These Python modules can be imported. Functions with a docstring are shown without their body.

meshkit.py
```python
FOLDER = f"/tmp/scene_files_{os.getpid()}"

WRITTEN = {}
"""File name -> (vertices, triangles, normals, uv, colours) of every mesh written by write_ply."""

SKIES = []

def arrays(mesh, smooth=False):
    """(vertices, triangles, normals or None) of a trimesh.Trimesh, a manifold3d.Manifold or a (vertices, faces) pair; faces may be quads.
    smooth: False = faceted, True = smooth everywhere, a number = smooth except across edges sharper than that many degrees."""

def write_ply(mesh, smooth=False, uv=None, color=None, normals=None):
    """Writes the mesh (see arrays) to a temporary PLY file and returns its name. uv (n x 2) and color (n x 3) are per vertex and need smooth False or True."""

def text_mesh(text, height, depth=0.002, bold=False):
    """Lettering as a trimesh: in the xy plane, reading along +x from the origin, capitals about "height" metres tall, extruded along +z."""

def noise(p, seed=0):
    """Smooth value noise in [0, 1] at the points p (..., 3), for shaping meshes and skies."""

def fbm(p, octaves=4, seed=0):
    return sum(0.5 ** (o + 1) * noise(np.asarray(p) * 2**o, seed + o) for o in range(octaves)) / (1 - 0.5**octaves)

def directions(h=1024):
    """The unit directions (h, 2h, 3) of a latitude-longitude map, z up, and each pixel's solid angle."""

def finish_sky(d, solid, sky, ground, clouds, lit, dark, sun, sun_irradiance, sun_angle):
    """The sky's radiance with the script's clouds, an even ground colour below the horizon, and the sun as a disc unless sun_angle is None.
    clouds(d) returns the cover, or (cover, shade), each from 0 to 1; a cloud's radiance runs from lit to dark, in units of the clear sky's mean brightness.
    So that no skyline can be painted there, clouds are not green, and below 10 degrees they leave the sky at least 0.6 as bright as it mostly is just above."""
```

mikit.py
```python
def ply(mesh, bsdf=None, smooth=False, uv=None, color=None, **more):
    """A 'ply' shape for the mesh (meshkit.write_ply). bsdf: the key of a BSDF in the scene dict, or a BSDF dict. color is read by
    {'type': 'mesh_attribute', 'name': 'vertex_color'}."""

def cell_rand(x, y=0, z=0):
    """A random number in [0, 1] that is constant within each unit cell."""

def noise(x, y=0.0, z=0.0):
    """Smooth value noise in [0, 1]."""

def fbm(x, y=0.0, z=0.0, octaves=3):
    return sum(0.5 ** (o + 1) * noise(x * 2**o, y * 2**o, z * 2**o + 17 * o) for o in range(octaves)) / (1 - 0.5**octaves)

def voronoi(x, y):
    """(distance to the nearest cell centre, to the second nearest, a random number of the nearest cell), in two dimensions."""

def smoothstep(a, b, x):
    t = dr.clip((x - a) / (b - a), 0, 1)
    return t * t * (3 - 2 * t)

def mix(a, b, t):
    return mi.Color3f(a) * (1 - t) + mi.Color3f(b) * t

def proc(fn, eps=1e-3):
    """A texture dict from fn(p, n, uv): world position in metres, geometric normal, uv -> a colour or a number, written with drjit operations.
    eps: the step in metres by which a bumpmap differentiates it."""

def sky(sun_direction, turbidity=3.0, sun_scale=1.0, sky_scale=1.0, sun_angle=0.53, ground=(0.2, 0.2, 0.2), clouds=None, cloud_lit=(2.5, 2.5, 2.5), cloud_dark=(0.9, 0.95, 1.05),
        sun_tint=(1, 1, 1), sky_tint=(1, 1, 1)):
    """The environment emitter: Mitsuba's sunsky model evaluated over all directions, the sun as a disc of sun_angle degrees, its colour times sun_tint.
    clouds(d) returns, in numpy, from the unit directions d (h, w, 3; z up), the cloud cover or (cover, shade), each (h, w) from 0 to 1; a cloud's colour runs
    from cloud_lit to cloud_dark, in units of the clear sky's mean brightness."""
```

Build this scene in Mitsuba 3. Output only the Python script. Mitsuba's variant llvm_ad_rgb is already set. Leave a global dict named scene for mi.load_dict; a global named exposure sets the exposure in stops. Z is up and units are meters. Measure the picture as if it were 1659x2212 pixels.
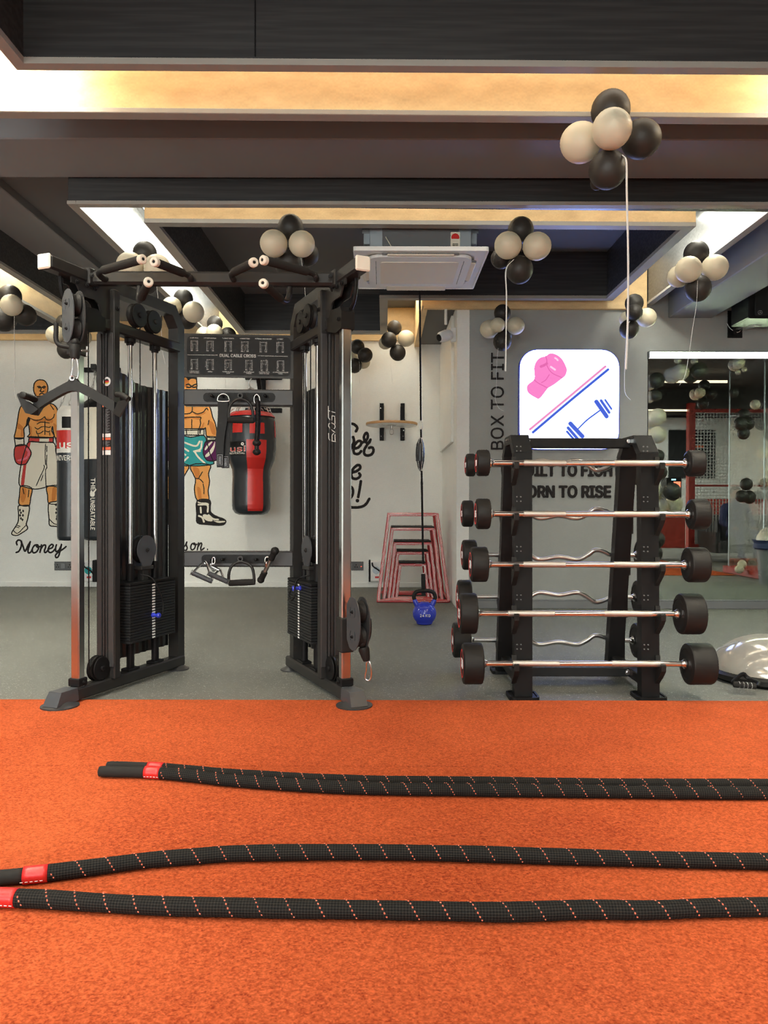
import math
import numpy as np, trimesh, mitsuba as mi, mikit, meshkit
import shapely
from shapely.geometry import Polygon, LineString, Point, MultiPolygon, box as sbox
from mikit import proc, noise, fbm, voronoi, cell_rand, smoothstep, mix
import drjit as dr
T = mi.ScalarTransform4f
rng = np.random.default_rng(7)
A_ = lambda *v: np.array(v, float)

# ------------------------------------------------------------------ camera, light, exposure
FPX, PITCH, ROLL, CAM = 1661.0, math.atan(16 / 1661.0), 0.002, A_(0, 0, 1.0)
FWD = A_(0, math.cos(PITCH), -math.sin(PITCH))
RIGHT = A_(1, 0, ROLL); RIGHT /= np.linalg.norm(RIGHT)
UP = np.cross(RIGHT, FWD)
scene, labels = {}, {}
scene['camera'] = {'type': 'perspective', 'fov': 2 * math.degrees(math.atan(829.5 / FPX)), 'fov_axis': 'x',
                   'near_clip': 0.05, 'far_clip': 100.0,
                   'to_world': T().look_at(origin=CAM.tolist(), target=(CAM + FWD).tolist(), up=UP.tolist())}
exposure = 0.90
COVE = (30.0, 29.4, 25.0)          # radiance of the cove light strips
COVE_NEAR = (3.0, 2.8, 2.35)        # ... of the strips close to a lit board
SIGN = (1.7, 2.3, 5.2)
UNSEEN_DAY = (4.8, 5.2, 5.2)              # unseen frosted windows behind the camera, placed to light the room frontally
UNSEEN_LAMP = (13.0, 13.0, 12.2)           # unseen ceiling panels, placed to brighten the room and the near carpet

def emi(r, g, b): return [(c / 255.) ** 2.2 / 2 ** exposure for c in (r, g, b)]      # radiance of a lit print that shows as this colour
def ray(px, py):
    return FWD + RIGHT * ((px - 829.5) / FPX) + UP * ((1106.0 - py) / FPX)
def P(px, py, y):                  # point of the pixel's ray on the plane y
    d = ray(px, py); return CAM + d * (y / d[1])
def G(px, py, z=0.0):              # ... on the plane z
    d = ray(px, py); return CAM + d * ((z - CAM[2]) / d[2])
YM = 7.40                          # mirror plane
def MV(px, py, D):                 # real point whose mirror image lies on the pixel's ray at depth D
    v = P(px, py, D); return A_(v[0], 2 * YM - v[1], v[2])

# ------------------------------------------------------------------ mesh helpers: a mesh is (vertices, triangles)
def cat(*ms):
    ms = [m for m in ms if m is not None]; vs, fs, k = [], [], 0
    for v, f in ms:
        vs.append(v); fs.append(f + k); k += len(v)
    return np.vstack(vs), np.vstack(fs)
def tm(m): return np.array(m.vertices, float), np.array(m.faces, int)
def hull(pts):
    h = trimesh.convex.convex_hull(np.asarray(pts, float)); return tm(h)
def unit(v): v = np.asarray(v, float); return v / np.linalg.norm(v)
def fr(ax, ay): ax = unit(ax); az = unit(np.cross(ax, ay)); return np.stack([ax, np.cross(az, ax), az], 1)
_BB = {}
def bx(c, s, R=None, b=0.004):     # chamfered box
    s = np.asarray(s, float); b = min(b, s.min() * 0.45); h = s / 2; pts = []
    for i in range(8):
        sg = A_(1 if i & 1 else -1, 1 if i & 2 else -1, 1 if i & 4 else -1)
        if b <= 0: pts.append(sg * h)
        else:
            for k in range(3):
                q = h - b; q[k] = h[k]; pts.append(sg * q)
    v, f = hull(pts)
    if R is not None: v = v @ R.T
    return v + np.asarray(c, float), f
def bx2(lo, hi, b=0.004): lo, hi = np.asarray(lo, float), np.asarray(hi, float); return bx((lo + hi) / 2, hi - lo, None, b)
def bar(p0, p1, w, h, b=0.004, up=(0, 0, 1)):   # box along p0-p1; w sideways, h along up
    p0, p1 = np.asarray(p0, float), np.asarray(p1, float); ax = unit(p1 - p0)
    if abs(ax @ unit(up)) > 0.98: up = (0, 1, 0)
    ay = unit(np.cross(up, ax)); R = np.stack([ax, ay, np.cross(ax, ay)], 1)
    return bx((p0 + p1) / 2, (np.linalg.norm(p1 - p0), w, h), R, b)
def tube(pts, r, n=10, closed=False, cap=True, sq=1.0):
    p = np.asarray(pts, float); m = len(p)
    t = (np.roll(p, -1, 0) - np.roll(p, 1, 0)) if closed else np.gradient(p, axis=0)
    t /= np.linalg.norm(t, axis=1, keepdims=True) + 1e-12
    a = np.cross(t[0], (0, 0, 1) if abs(t[0][2]) < 0.9 else (1, 0, 0)); a /= np.linalg.norm(a); aa = [a]
    for i in range(1, m):
        a = aa[-1] - t[i] * (aa[-1] @ t[i]); aa.append(a / (np.linalg.norm(a) + 1e-12))
    aa = np.array(aa); bb = np.cross(t, aa); th = np.arange(n) * 2 * np.pi / n
    r = np.broadcast_to(np.asarray(r, float), (m,))
    v = p[:, None] + r[:, None, None] * (np.cos(th)[None, :, None] * aa[:, None] + sq * np.sin(th)[None, :, None] * bb[:, None])
    k = m if closed else m - 1; i, j = np.meshgrid(np.arange(k), np.arange(n), indexing='ij'); i2 = (i + 1) % m; j2 = (j + 1) % n
    q = np.stack([i * n + j, i * n + j2, i2 * n + j2, i2 * n + j], -1).reshape(-1, 4)
    f = np.vstack([q[:, [0, 1, 2]], q[:, [0, 2, 3]]]); v = v.reshape(-1, 3)
    if cap and not closed:
        c0, c1 = len(v), len(v) + 1; v = np.vstack([v, p[0], p[-1]]); j = np.arange(n); j2 = (j + 1) % n
        f = np.vstack([f, np.stack([j2, j, j * 0 + c0], 1), np.stack([(m - 1) * n + j, (m - 1) * n + j2, j * 0 + c1], 1)])
    return v, f
def sp(pts, n=8, closed=False):    # Catmull-Rom through the points
    p = np.asarray(pts, float); m = len(p)
    q = np.vstack([p[-1], p, p[:2]]) if closed else np.vstack([2 * p[0] - p[1], p, 2 * p[-1] - p[-2]])
    out = []
    for i in range(m if closed else m - 1):
        a, b, c, d = q[i:i + 4]
        for u in np.arange(n) / n:
            out.append(0.5 * (2 * b + (c - a) * u + (2 * a - 5 * b + 4 * c - d) * u * u + (3 * b - a - 3 * c + d) * u ** 3))
    if not closed: out.append(p[-1])
    return np.array(out)
def lathe(prof, n=24, o=(0, 0, 0), axis=(0, 0, 1), ref=None):
    pr = np.asarray(prof, float); az = unit(axis)
    ax = np.cross(az, (0, 0, 1) if abs(az[2]) < 0.9 else (1, 0, 0)) if ref is None else np.asarray(ref, float); ax = unit(ax - az * (ax @ az)); ay = np.cross(az, ax)
    th = np.arange(n) * 2 * np.pi / n
    v = np.asarray(o, float) + pr[:, None, 1:2] * az + pr[:, None, 0:1] * (np.cos(th)[None, :, None] * ax + np.sin(th)[None, :, None] * ay)
    m = len(pr); i, j = np.meshgrid(np.arange(m - 1), np.arange(n), indexing='ij'); j2 = (j + 1) % n
    q = np.stack([i * n + j, i * n + j2, (i + 1) * n + j2, (i + 1) * n + j], -1).reshape(-1, 4)
    return v.reshape(-1, 3), np.vstack([q[:, [0, 1, 2]], q[:, [0, 2, 3]]])
def disc(r, h, o, axis, n=24, b=0.004): b = min(b, h * .45, r * .45); return lathe([(0, 0), (r - b, 0), (r, b), (r, h - b), (r - b, h), (0, h)], n, o, axis)
def cyl(p0, p1, r, n=16, b=0.002): d = np.asarray(p1, float) - np.asarray(p0, float); return disc(r, np.linalg.norm(d), p0, d, n, b)
def ball(c, r, n=16, sc=(1, 1, 1)):
    m = trimesh.creation.icosphere(2 if n <= 16 else 3, 1.0); v, f = tm(m); return v * r * np.asarray(sc) + np.asarray(c, float), f
def polys(g):
    if g.is_empty: return []
    return [q for q in getattr(g, 'geoms', [g]) if isinstance(q, Polygon) and q.area > 1e-9]
def prism(g, depth, o=(0, 0, 0), ax=(1, 0, 0), ay=(0, 0, 1)):   # shapely shape extruded along ax x ay from the plane at o
    if not hasattr(g, 'geom_type'): g = Polygon(g)
    if not g.is_valid: g = g.buffer(0)
    ms = []
    for q in polys(g):
        ms.append(tm(trimesh.creation.extrude_polygon(q, depth, engine='earcut')))
    v, f = cat(*ms); ax, ay = np.asarray(ax, float), np.asarray(ay, float); az = unit(np.cross(ax, ay))
    return np.asarray(o, float) + v[:, 0:1] * ax + v[:, 1:2] * ay + v[:, 2:3] * az, f
def rrect(w, h, r, c=(0, 0)): return sbox(c[0] - w / 2 + r, c[1] - h / 2 + r, c[0] + w / 2 - r, c[1] + h / 2 - r).buffer(r, 6)
def text(s, height, o, ax, ay, depth=0.004, bold=False, center=True, w=None):
    v, f = tm(meshkit.text_mesh(s, height, depth, bold))
    if w: v[:, 0] *= w / (v[:, 0].max() - v[:, 0].min())
    if center: v[:, 0] -= (v[:, 0].max() + v[:, 0].min()) / 2; v[:, 1] -= height / 2
    ax, ay = unit(ax), unit(ay)
    return np.asarray(o, float) + v[:, 0:1] * ax + v[:, 1:2] * ay + v[:, 2:3] * np.cross(ax, ay), f
def strokes(sts, width):           # pen strokes (lists of points) as one shapely shape
    return shapely.union_all([LineString(sp(s, 6) if len(s) > 2 else s).buffer(width / 2, 4) for s in sts])

def numbered(k):
    if not any(x == k or x.startswith(k + '__') for x in list(scene) + list(labels)): return k
    i = 1
    while any(x == f'{k}_{i:03d}' or x.startswith(f'{k}_{i:03d}__') for x in list(scene) + list(labels)): i += 1
    return f'{k}_{i:03d}'
def obj(name, mesh, mat, parent=None, smooth=30, label=None, **kw):
    k = numbered((parent + '__' if parent else '') + name)
    scene[k] = mikit.ply(mesh, mat, smooth=smooth, **kw)
    if label: labels[k] = {'label': label}
    return k
def put(name, shape, parent=None): k = numbered((parent + '__' if parent else '') + name); scene[k] = shape; return k
def thing(name, label, cat_, group=None):
    k = numbered(name); labels[k] = {'label': label, 'category': cat_}
    if group: labels[k]['group'] = group
    return k
def one(name, mesh, mat, label, cat_, group=None, smooth=30, **kw):
    k = numbered(name); scene[k] = mikit.ply(mesh, mat, smooth=smooth, **kw); labels[k] = {'label': label, 'category': cat_}
    if group: labels[k]['group'] = group
    return k
def struct(name, mesh, mat, label=None, parent=None, smooth=False, **kw):
    k = obj(name, mesh, mat, parent, smooth, **kw)
    if not parent: labels[k] = {'kind': 'structure', **({'label': label} if label else {})}
    return k
def lit(shape, rgb): shape['emitter'] = {'type': 'area', 'radiance': {'type': 'rgb', 'value': list(rgb)}}; return shape
def quad(a, b, c, d): return np.array([a, b, c, d], float), np.array([[0, 1, 2], [0, 2, 3]])

# ------------------------------------------------------------------ materials
def rgb(*c): return {'type': 'rgb', 'value': list(c)}
def mat(name, col, rough=0.5, metal=0.0, spec=0.5, **kw):
    scene[name] = {'type': 'twosided', 'b': {'type': 'principled', 'base_color': rgb(*col) if not isinstance(col, dict) else col, 'roughness': rough, 'metallic': metal, 'specular': spec, **kw}}
def bump(name, col, fn, scale, rough=0.6, spec=0.4, eps=1e-3):
    scene[name] = {'type': 'twosided', 'b': {'type': 'bumpmap', 'arbitrary': proc(fn, eps), 'scale': scale,
                   'bsdf': {'type': 'principled', 'base_color': col if isinstance(col, dict) else rgb(*col), 'roughness': rough, 'specular': spec}}}
def f_rubber(p, n, uv):
    a = noise(p.x * 260, p.y * 260, 0.0); b = noise(p.x * 150 + 7, p.y * 150, 3.0); g = fbm(p.x * 1.6, p.y * 1.6, 1.0)
    s = smoothstep(0.74, 0.86, a) * smoothstep(0.45, 0.6, b)
    fine = noise(p.x * 70, p.y * 70, 9.0)
    c = mix((0.084, 0.086, 0.076), (0.132, 0.133, 0.117), g * 0.7 + fine * 0.4)
    return mix(c, (0.40, 0.40, 0.37), s * 0.85)
def f_carpet(p, n, uv):
    a = noise(p.x * 330, p.y * 330, p.z * 330); b = noise(p.x * 150 + 3, p.y * 190, 5.0); g = fbm(p.x * 3, p.y * 3, 2.0)
    t = dr.clip(0.5 + 0.75 * (a - 0.5) + 0.6 * (b - 0.5) + 0.35 * (g - 0.5), 0, 1)
    return mix((0.20, 0.027, 0.009), (0.52, 0.108, 0.036), t)
def f_carpet_h(p, n, uv): return noise(p.x * 300, p.y * 300, 1.0) + 0.7 * noise(p.x * 140, p.y * 170, 4.0)
def f_darkwood(p, n, uv):
    g = fbm(p.x * 3.0 + 11, p.y * 60, p.z * 60, 3)
    return mix((0.024, 0.025, 0.026), (0.036, 0.037, 0.037), smoothstep(0.25, 0.8, g))
def f_tan(p, n, uv):
    g = fbm(p.x * 7, p.y * 7, p.z * 14, 4); h = noise(p.x * 110, p.y * 110, p.z * 110)
    return mix((0.50, 0.34, 0.17), (0.74, 0.54, 0.29), dr.clip(g * 1.1 + 0.25 * (h - 0.5), 0, 1))
def f_wall(p, n, uv):
    g = fbm(p.x * 2.2, p.y * 2.2, p.z * 2.2, 3); h = noise(p.x * 90, p.y * 90, p.z * 90)
    return mi.Color3f(0.780, 0.780, 0.735) * (0.93 + 0.1 * g + 0.05 * h)
bump('m_carpet', proc(f_carpet), f_carpet_h, 0.0022, 0.95, 0.1, 6e-4)
mat('m_rubber', proc(f_rubber), 0.62, spec=0.35)
mat('m_darkwood', proc(f_darkwood), 0.32, spec=0.5)
mat('m_tan', proc(f_tan), 0.5, spec=0.3)
mat('m_wall', proc(f_wall), 0.65, spec=0.3)
def f_wall2(p, n, uv):
    g = fbm(p.x * 2.2, p.y * 2.2, p.z * 2.2, 3); h = noise(p.x * 90, p.y * 90, p.z * 90)
    return mi.Color3f(0.300, 0.312, 0.300) * (0.93 + 0.1 * g + 0.05 * h)
mat('m_wallgrey', proc(f_wall2), 0.6, spec=0.3)
mat('m_slab', (0.12, 0.125, 0.130), 0.7, spec=0.2)
mat('m_beam', (0.19, 0.198, 0.205), 0.6, spec=0.3)
mat('m_blackceil', (0.010, 0.010, 0.011), 0.6)
mat('m_skirt', (0.17, 0.18, 0.19), 0.5)
mat('m_lip', (0.27, 0.255, 0.225), 0.5)
mat('m_frame', (0.024, 0.0235, 0.023), 0.36, 0.2, spec=0.22)
mat('m_framel', (0.045, 0.045, 0.046), 0.35, 0.25, spec=0.22)
mat('m_shroud', (0.013, 0.014, 0.015), 0.28)
mat('m_black', (0.007, 0.007, 0.0075), 0.45, spec=0.16)
mat('m_rub', (0.012, 0.0115, 0.011), 0.5, spec=0.2)
mat('m_foam', (0.018, 0.017, 0.016), 0.85, spec=0.2)
mat('m_chrome', (0.86, 0.86, 0.85), 0.12, 1.0)
mat('m_steel', (0.62, 0.61, 0.59), 0.28, 1.0)
mat('m_knurl', (0.62, 0.58, 0.52), 0.5, 1.0)
mat('m_plate', (0.013, 0.014, 0.015), 0.42, spec=0.2)
mat('m_gun', (0.060, 0.065, 0.072), 0.38, 0.2, spec=0.3)
mat('m_post', (0.56, 0.565, 0.565), 0.2, 1.0)
mat('m_grey', (0.16, 0.165, 0.17), 0.4)
mat('m_white', (0.74, 0.73, 0.70), 0.4)
mat('m_ivory', (0.72, 0.64, 0.52), 0.45)
mat('m_blue', (0.020, 0.036, 0.42), 0.18, clearcoat=0.8)
mat('m_red', (0.55, 0.020, 0.018), 0.35)
mat('m_darkred', (0.36, 0.022, 0.018), 0.4)
mat('m_print', (0.50, 0.50, 0.48), 0.6)
mat('m_bwhite', (0.62, 0.55, 0.40), 0.42, spec=0.3)
mat('m_bblack', (0.024, 0.021, 0.018), 0.50, spec=0.35)
mat('m_leather', (0.016, 0.020, 0.026), 0.26)
mat('m_lred', (0.52, 0.022, 0.018), 0.30)
mat('m_lwhite', (0.72, 0.69, 0.63), 0.35)
mat('m_wood', (0.52, 0.30, 0.14), 0.45)
mat('m_galv', (0.36, 0.40, 0.43), 0.4, 0.6)
mat('m_skin', (0.82, 0.37, 0.11), 0.7, spec=0.15)
mat('m_skind', (0.62, 0.22, 0.055), 0.7, spec=0.15)
mat('m_ink', (0.012, 0.010, 0.010), 0.6, spec=0.2)
mat('m_cream', (0.80, 0.75, 0.62), 0.7, spec=0.15)
mat('m_teal', (0.04, 0.33, 0.34), 0.7, spec=0.15)
mat('m_purple', (0.10, 0.018, 0.085), 0.7, spec=0.15)
mat('m_pink', (0.75, 0.16, 0.22), 0.6, spec=0.2)
mat('m_orange', (0.62, 0.12, 0.05), 0.5)
mat('m_yellow', (0.65, 0.45, 0.05), 0.5)
mat('m_bosu', (0.50, 0.47, 0.41), 0.14, 0.35)
mat('m_cloth', (0.025, 0.035, 0.10), 0.8)
mat('m_flesh', (0.30, 0.17, 0.11), 0.6)
scene['m_mirror'] = {'type': 'conductor', 'material': 'none', 'specular_reflectance': rgb(0.70, 0.76, 0.72)}
scene['m_glass'] = {'type': 'thindielectric', 'int_ior': 1.5}
scene['m_wrap'] = {'type': 'thindielectric', 'int_ior': 1.3}

# ------------------------------------------------------------------ the setting
ZC, ZS = 2.93, 3.36                 # lower edge of the ceiling boards, underside of the slab
XL, XR, YB, YF = -6.2, 10.4, 9.28, -4.6
YW, XS = 7.42, 0.70                 # wall with the sign and mirror; wall between it and the back wall
struct('floor', bx2((XL - .2, YF - .2, -.1), (XR + .2, YB + .2, 0), 0), 'm_rubber', 'grey speckled rubber gym floor')
cy = G(830, 1516)[1]; sy = G(830, 1661)[1]
for y0, y1, l in ((.45, sy - .002, 'orange turf carpet under the battle ropes'), (sy + .002, cy, 'narrow orange turf strip in front of the machine and rack')):
    one('carpet', bx2((XL, y0, 0), (5.0, y1, .010), .004), 'm_carpet', l, 'carpet', smooth=False)
struct('wall_back', bx2((XL, YB, 0), (XS + .15, YB + .15, ZS), 0), 'm_wall', 'grey painted back wall with the boxer murals')
struct('wall_side', bx2((XS, YW, 0), (XS + .12, YB, ZS), 0), 'm_wall', 'grey return wall beside the red plyometric boxes')
struct('wall_right', bx2((XS + .12, YW, 0), (XR, YW + .12, ZS), 0), 'm_wallgrey', 'grey wall with the lit sign and the mirror')
struct('wall_left', bx2((XL - .15, YF, 0), (XL, YB, ZS), 0), 'm_wall')
UNSEEN_WINS = [(-5.8, -3.9), (-3.6, -1.7), (-1.4, .42)]  # unseen windows behind the camera, placed for light from the front
wl_ = prism(shapely.difference(sbox(XL, 0, XR, ZS), shapely.union_all([sbox(a, .25, b, 2.65) for a, b in UNSEEN_WINS])), .15, (0, YF, 0), (1, 0, 0), (0, 0, 1))
struct('wall_rear', wl_, 'm_wall')
for i, (a, b) in enumerate(UNSEEN_WINS):
    wn = struct(f'window_{i + 1}', prism(sbox(a, .25, b, 2.65).difference(sbox(a + .05, .30, (a + b) / 2 - .025, 2.60)).difference(sbox((a + b) / 2 + .025, .30, b - .05, 2.60)), .06, (0, YF - .02, 0), (1, 0, 0), (0, 0, 1)), 'm_grey', 'unseen frosted panes behind the camera, placed to light the room from the front')
    for c in (a, (a + b) / 2): k = struct('pane', quad((c + .02, YF - .05, .27), (c + .02, YF - .05, 2.63), (c + .02 + (b - a) / 2, YF - .05, 2.63), (c + .02 + (b - a) / 2, YF - .05, .27))[0:1] and quad((c + .02, YF - .05, .27), (c + (b - a) / 2, YF - .05, .27), (c + (b - a) / 2, YF - .05, 2.63), (c + .02, YF - .05, 2.63)), 'm_white', parent=wn); scene[k]['flip_normals'] = True; lit(scene[k], UNSEEN_DAY)
for x, y in ((3.6, -1.3), (7.4, 5.2), (6.5, -2.5), (8.9, -.2), (-3.6, 2.2), (-3.6, -1.2), (.3, .9), (.3, -1.6)):  # ceiling panels out of view, placed to brighten floor and walls
    lp = struct('ceiling_light', bx2((x - .32, y - .62, 3.20), (x + .32, y + .62, 3.24), .006), 'm_grey', 'square ceiling light panel out of view, placed to brighten the room')
    k = struct('diffuser', quad((x - .3, y - .6, 3.196), (x - .3, y + .6, 3.196), (x + .3, y + .6, 3.196), (x + .3, y - .6, 3.196)), 'm_white', parent=lp); lit(scene[k], UNSEEN_LAMP)
struct('wall_far_right', bx2((XR, YF, 0), (XR + .15, YW, ZS), 0), 'm_wall')
struct('ceiling', bx2((XL, YF, ZS), (XR, YB, ZS + .15), 0), 'm_slab', 'dark grey ceiling slab')
struct('ceiling_black', bx2((3.16, YF, ZS - .06), (XR, YW, ZS - .01), 0), 'm_blackceil', 'black ceiling beyond the right beam')
struct('baseboard_right', cat(bx2((XS + .13, YW - .02, 0), (XR, YW, .085), .004), bx2((XS + .13, YW - .024, .075), (XR, YW, .09), .003)), 'm_skirt')
struct('baseboard_left', bx2((XL, YB - .012, 0), (XS, YB, .06), .003), 'm_wall')
# panel on the return wall
a = [(YW + .35, 1.55), (YB - .02, 1.55), (YB - .02, 2.55), (YW + .35, 2.55)]
struct('trim_1', bx2((XS - .03, YW + .32, 1.63), (XS, YB - .03, 2.90), .004), 'm_wall', 'flat grey panel on the return wall')
# cross beam and side beams
struct('ceiling_beam', bx2((XL, 4.40, 3.08), (2.72, 4.92, ZS), .006), 'm_beam', 'dark beam across the ceiling')
struct('ceiling_beam', bx2((2.73, YF, 2.80), (3.15, YW, ZS), .008), 'm_beam', 'grey beam above the mirror wall running towards the front')
struct('ceiling_beam', bx2((-3.16, 4.92, 3.19), (-2.66, YB, ZS), .006), 'm_beam', 'grey beam along the left side of the ceiling')
struct('ceiling_beam', bx2((-2.66, 4.92, 3.25), (-2.08, YB, ZS), .006), 'm_slab')

def board(name, p0, p1, th, z0, z1, m, side=0):      # vertical board from p0 to p1 in plan
    p0, p1 = A_(*p0, 0), A_(*p1, 0); mid = A_(0, 0, (z0 + z1) / 2)
    return struct(name, bar(p0 + mid, p1 + mid, th, z1 - z0, .003), m)
g2 = lambda px, py: tuple(G(px, py, ZC)[:2])
# ring round the air conditioner: inner boards (tan outside, dark inside), outer boards (dark)
nl, nr = g2(312, 479), g2(1503, 487)
xl, xr, yn = nl[0], nr[0], (nl[1] + nr[1]) / 2
yfr, yfl, xj = 7.26, 8.72, .03
inner = [(xl, nl[1]), (xr, nr[1]), (xr, yfr), (xj, yfr), (xj, yfl), (xl, yfl)]
sg = Polygon(inner)
def ring(name, poly, lo, hi, th, m_out, m_in, z0=ZC):
    dark = poly.buffer(-th * .3, join_style=2).difference(poly.buffer(-th, join_style=2)); tan = poly.difference(poly.buffer(-th * .3, join_style=2))
    k = struct(name, prism(tan, hi - lo - .0, (0, 0, lo), (1, 0, 0), (0, 1, 0)), m_out)
    struct('board', prism(dark, hi - lo, (0, 0, lo), (1, 0, 0), (0, 1, 0)), m_in, parent=k)
    lip = poly.buffer(.002, join_style=2).difference(poly.buffer(-th - .002, join_style=2))
    struct('lip', prism(lip, .028, (0, 0, lo - .006), (1, 0, 0), (0, 1, 0)), 'm_lip', parent=k)
    return k
k = ring('trim_2', sg, ZC, ZS, .075, 'm_tan', 'm_darkwood'); labels[k]['label'] = 'hanging ceiling frame round the air conditioner'
ol, orr = g2(166, 439), g2(1662, 453)
oxl, oxr, oyn = ol[0], orr[0], (ol[1] + orr[1]) / 2
board('trim_3', (oxl - .05, oyn - .03), (oxr + .05, oyn - .03 + (orr[1] - ol[1])), .06, ZC, ZS, 'm_darkwood')
board('trim_4', (oxl - .03, oyn), (oxl - .03, YB), .05, ZC, ZS, 'm_darkwood')
board('trim_5', (oxr + .03, oyn), (oxr + .03, YW), .05, ZC, ZS, 'm_darkwood')
for nm, (x0, y0, x1, y1) in (('trim_4', (oxl - .058, oyn - .06, oxl, YB)), ('trim_5', (oxr, oyn - .06, oxr + .06, YW)), ('trim_3', (oxl, oyn - .06, oxr, oyn + .0))):
    struct('lip', bx2((x0, y0, ZC - .012), (x1, y1, ZC + .012), .002), 'm_lip', parent=nm)
struct('trim_6', cat(bx2((XS - .32, YW - .05, 2.875), (oxr, YW, ZS), .003)), 'm_tan')
struct('trim_7', bx2((.36, YW - .05, 2.90), (.42, YB, ZS), .003), 'm_tan')
struct('trim_8', bx2((.42, YW, 2.93), (XS, YB, 3.0), .003), 'm_slab')
struct('trim_9', bx2((XL, YB - .05, 2.965), (.36, YB, ZS), .003), 'm_tan')
# front ring: the camera stands below it
fl, fc = g2(35, 145), g2(1659, 170)
fxl, fyn = fl[0], (fl[1] + g2(830, 158)[1]) / 2
front = Polygon([(fxl, YF + 1.5), (2.16, YF + 1.5), (2.16, fyn + .02), (fxl, fyn - .01)])
k = ring('trim_10', front, ZC, ZS, .05, 'm_tan', 'm_darkwood'); labels[k]['label'] = 'dark wood board of the ceiling frame nearest the camera'
struct('seam', bx2((P(554, 80, fyn)[0], fyn - .055, ZC + .03), (P(557, 80, fyn)[0], fyn - .045, ZS), 0), 'm_black', parent=k)
q0, q1 = g2(0, 238), g2(1659, 254)
oy = (q0[1] + q1[1]) / 2
board('trim_11', (fxl - .36, q0[1] + .03), (2.53, q1[1] + .03), .05, ZC, ZS, 'm_tan')
struct('lip', bar((fxl - .36, q0[1] + .022, ZC), (2.53, q1[1] + .022, ZC), .07, .026, .003), 'm_lip', parent='trim_11')
board('trim_12', (fxl - .36, YF + 1.2), (fxl - .36, q0[1]), .05, ZC, ZS, 'm_tan')
board('trim_13', (2.53, YF + 1.2), (2.53, q1[1]), .05, ZC, ZS, 'm_tan')
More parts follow.
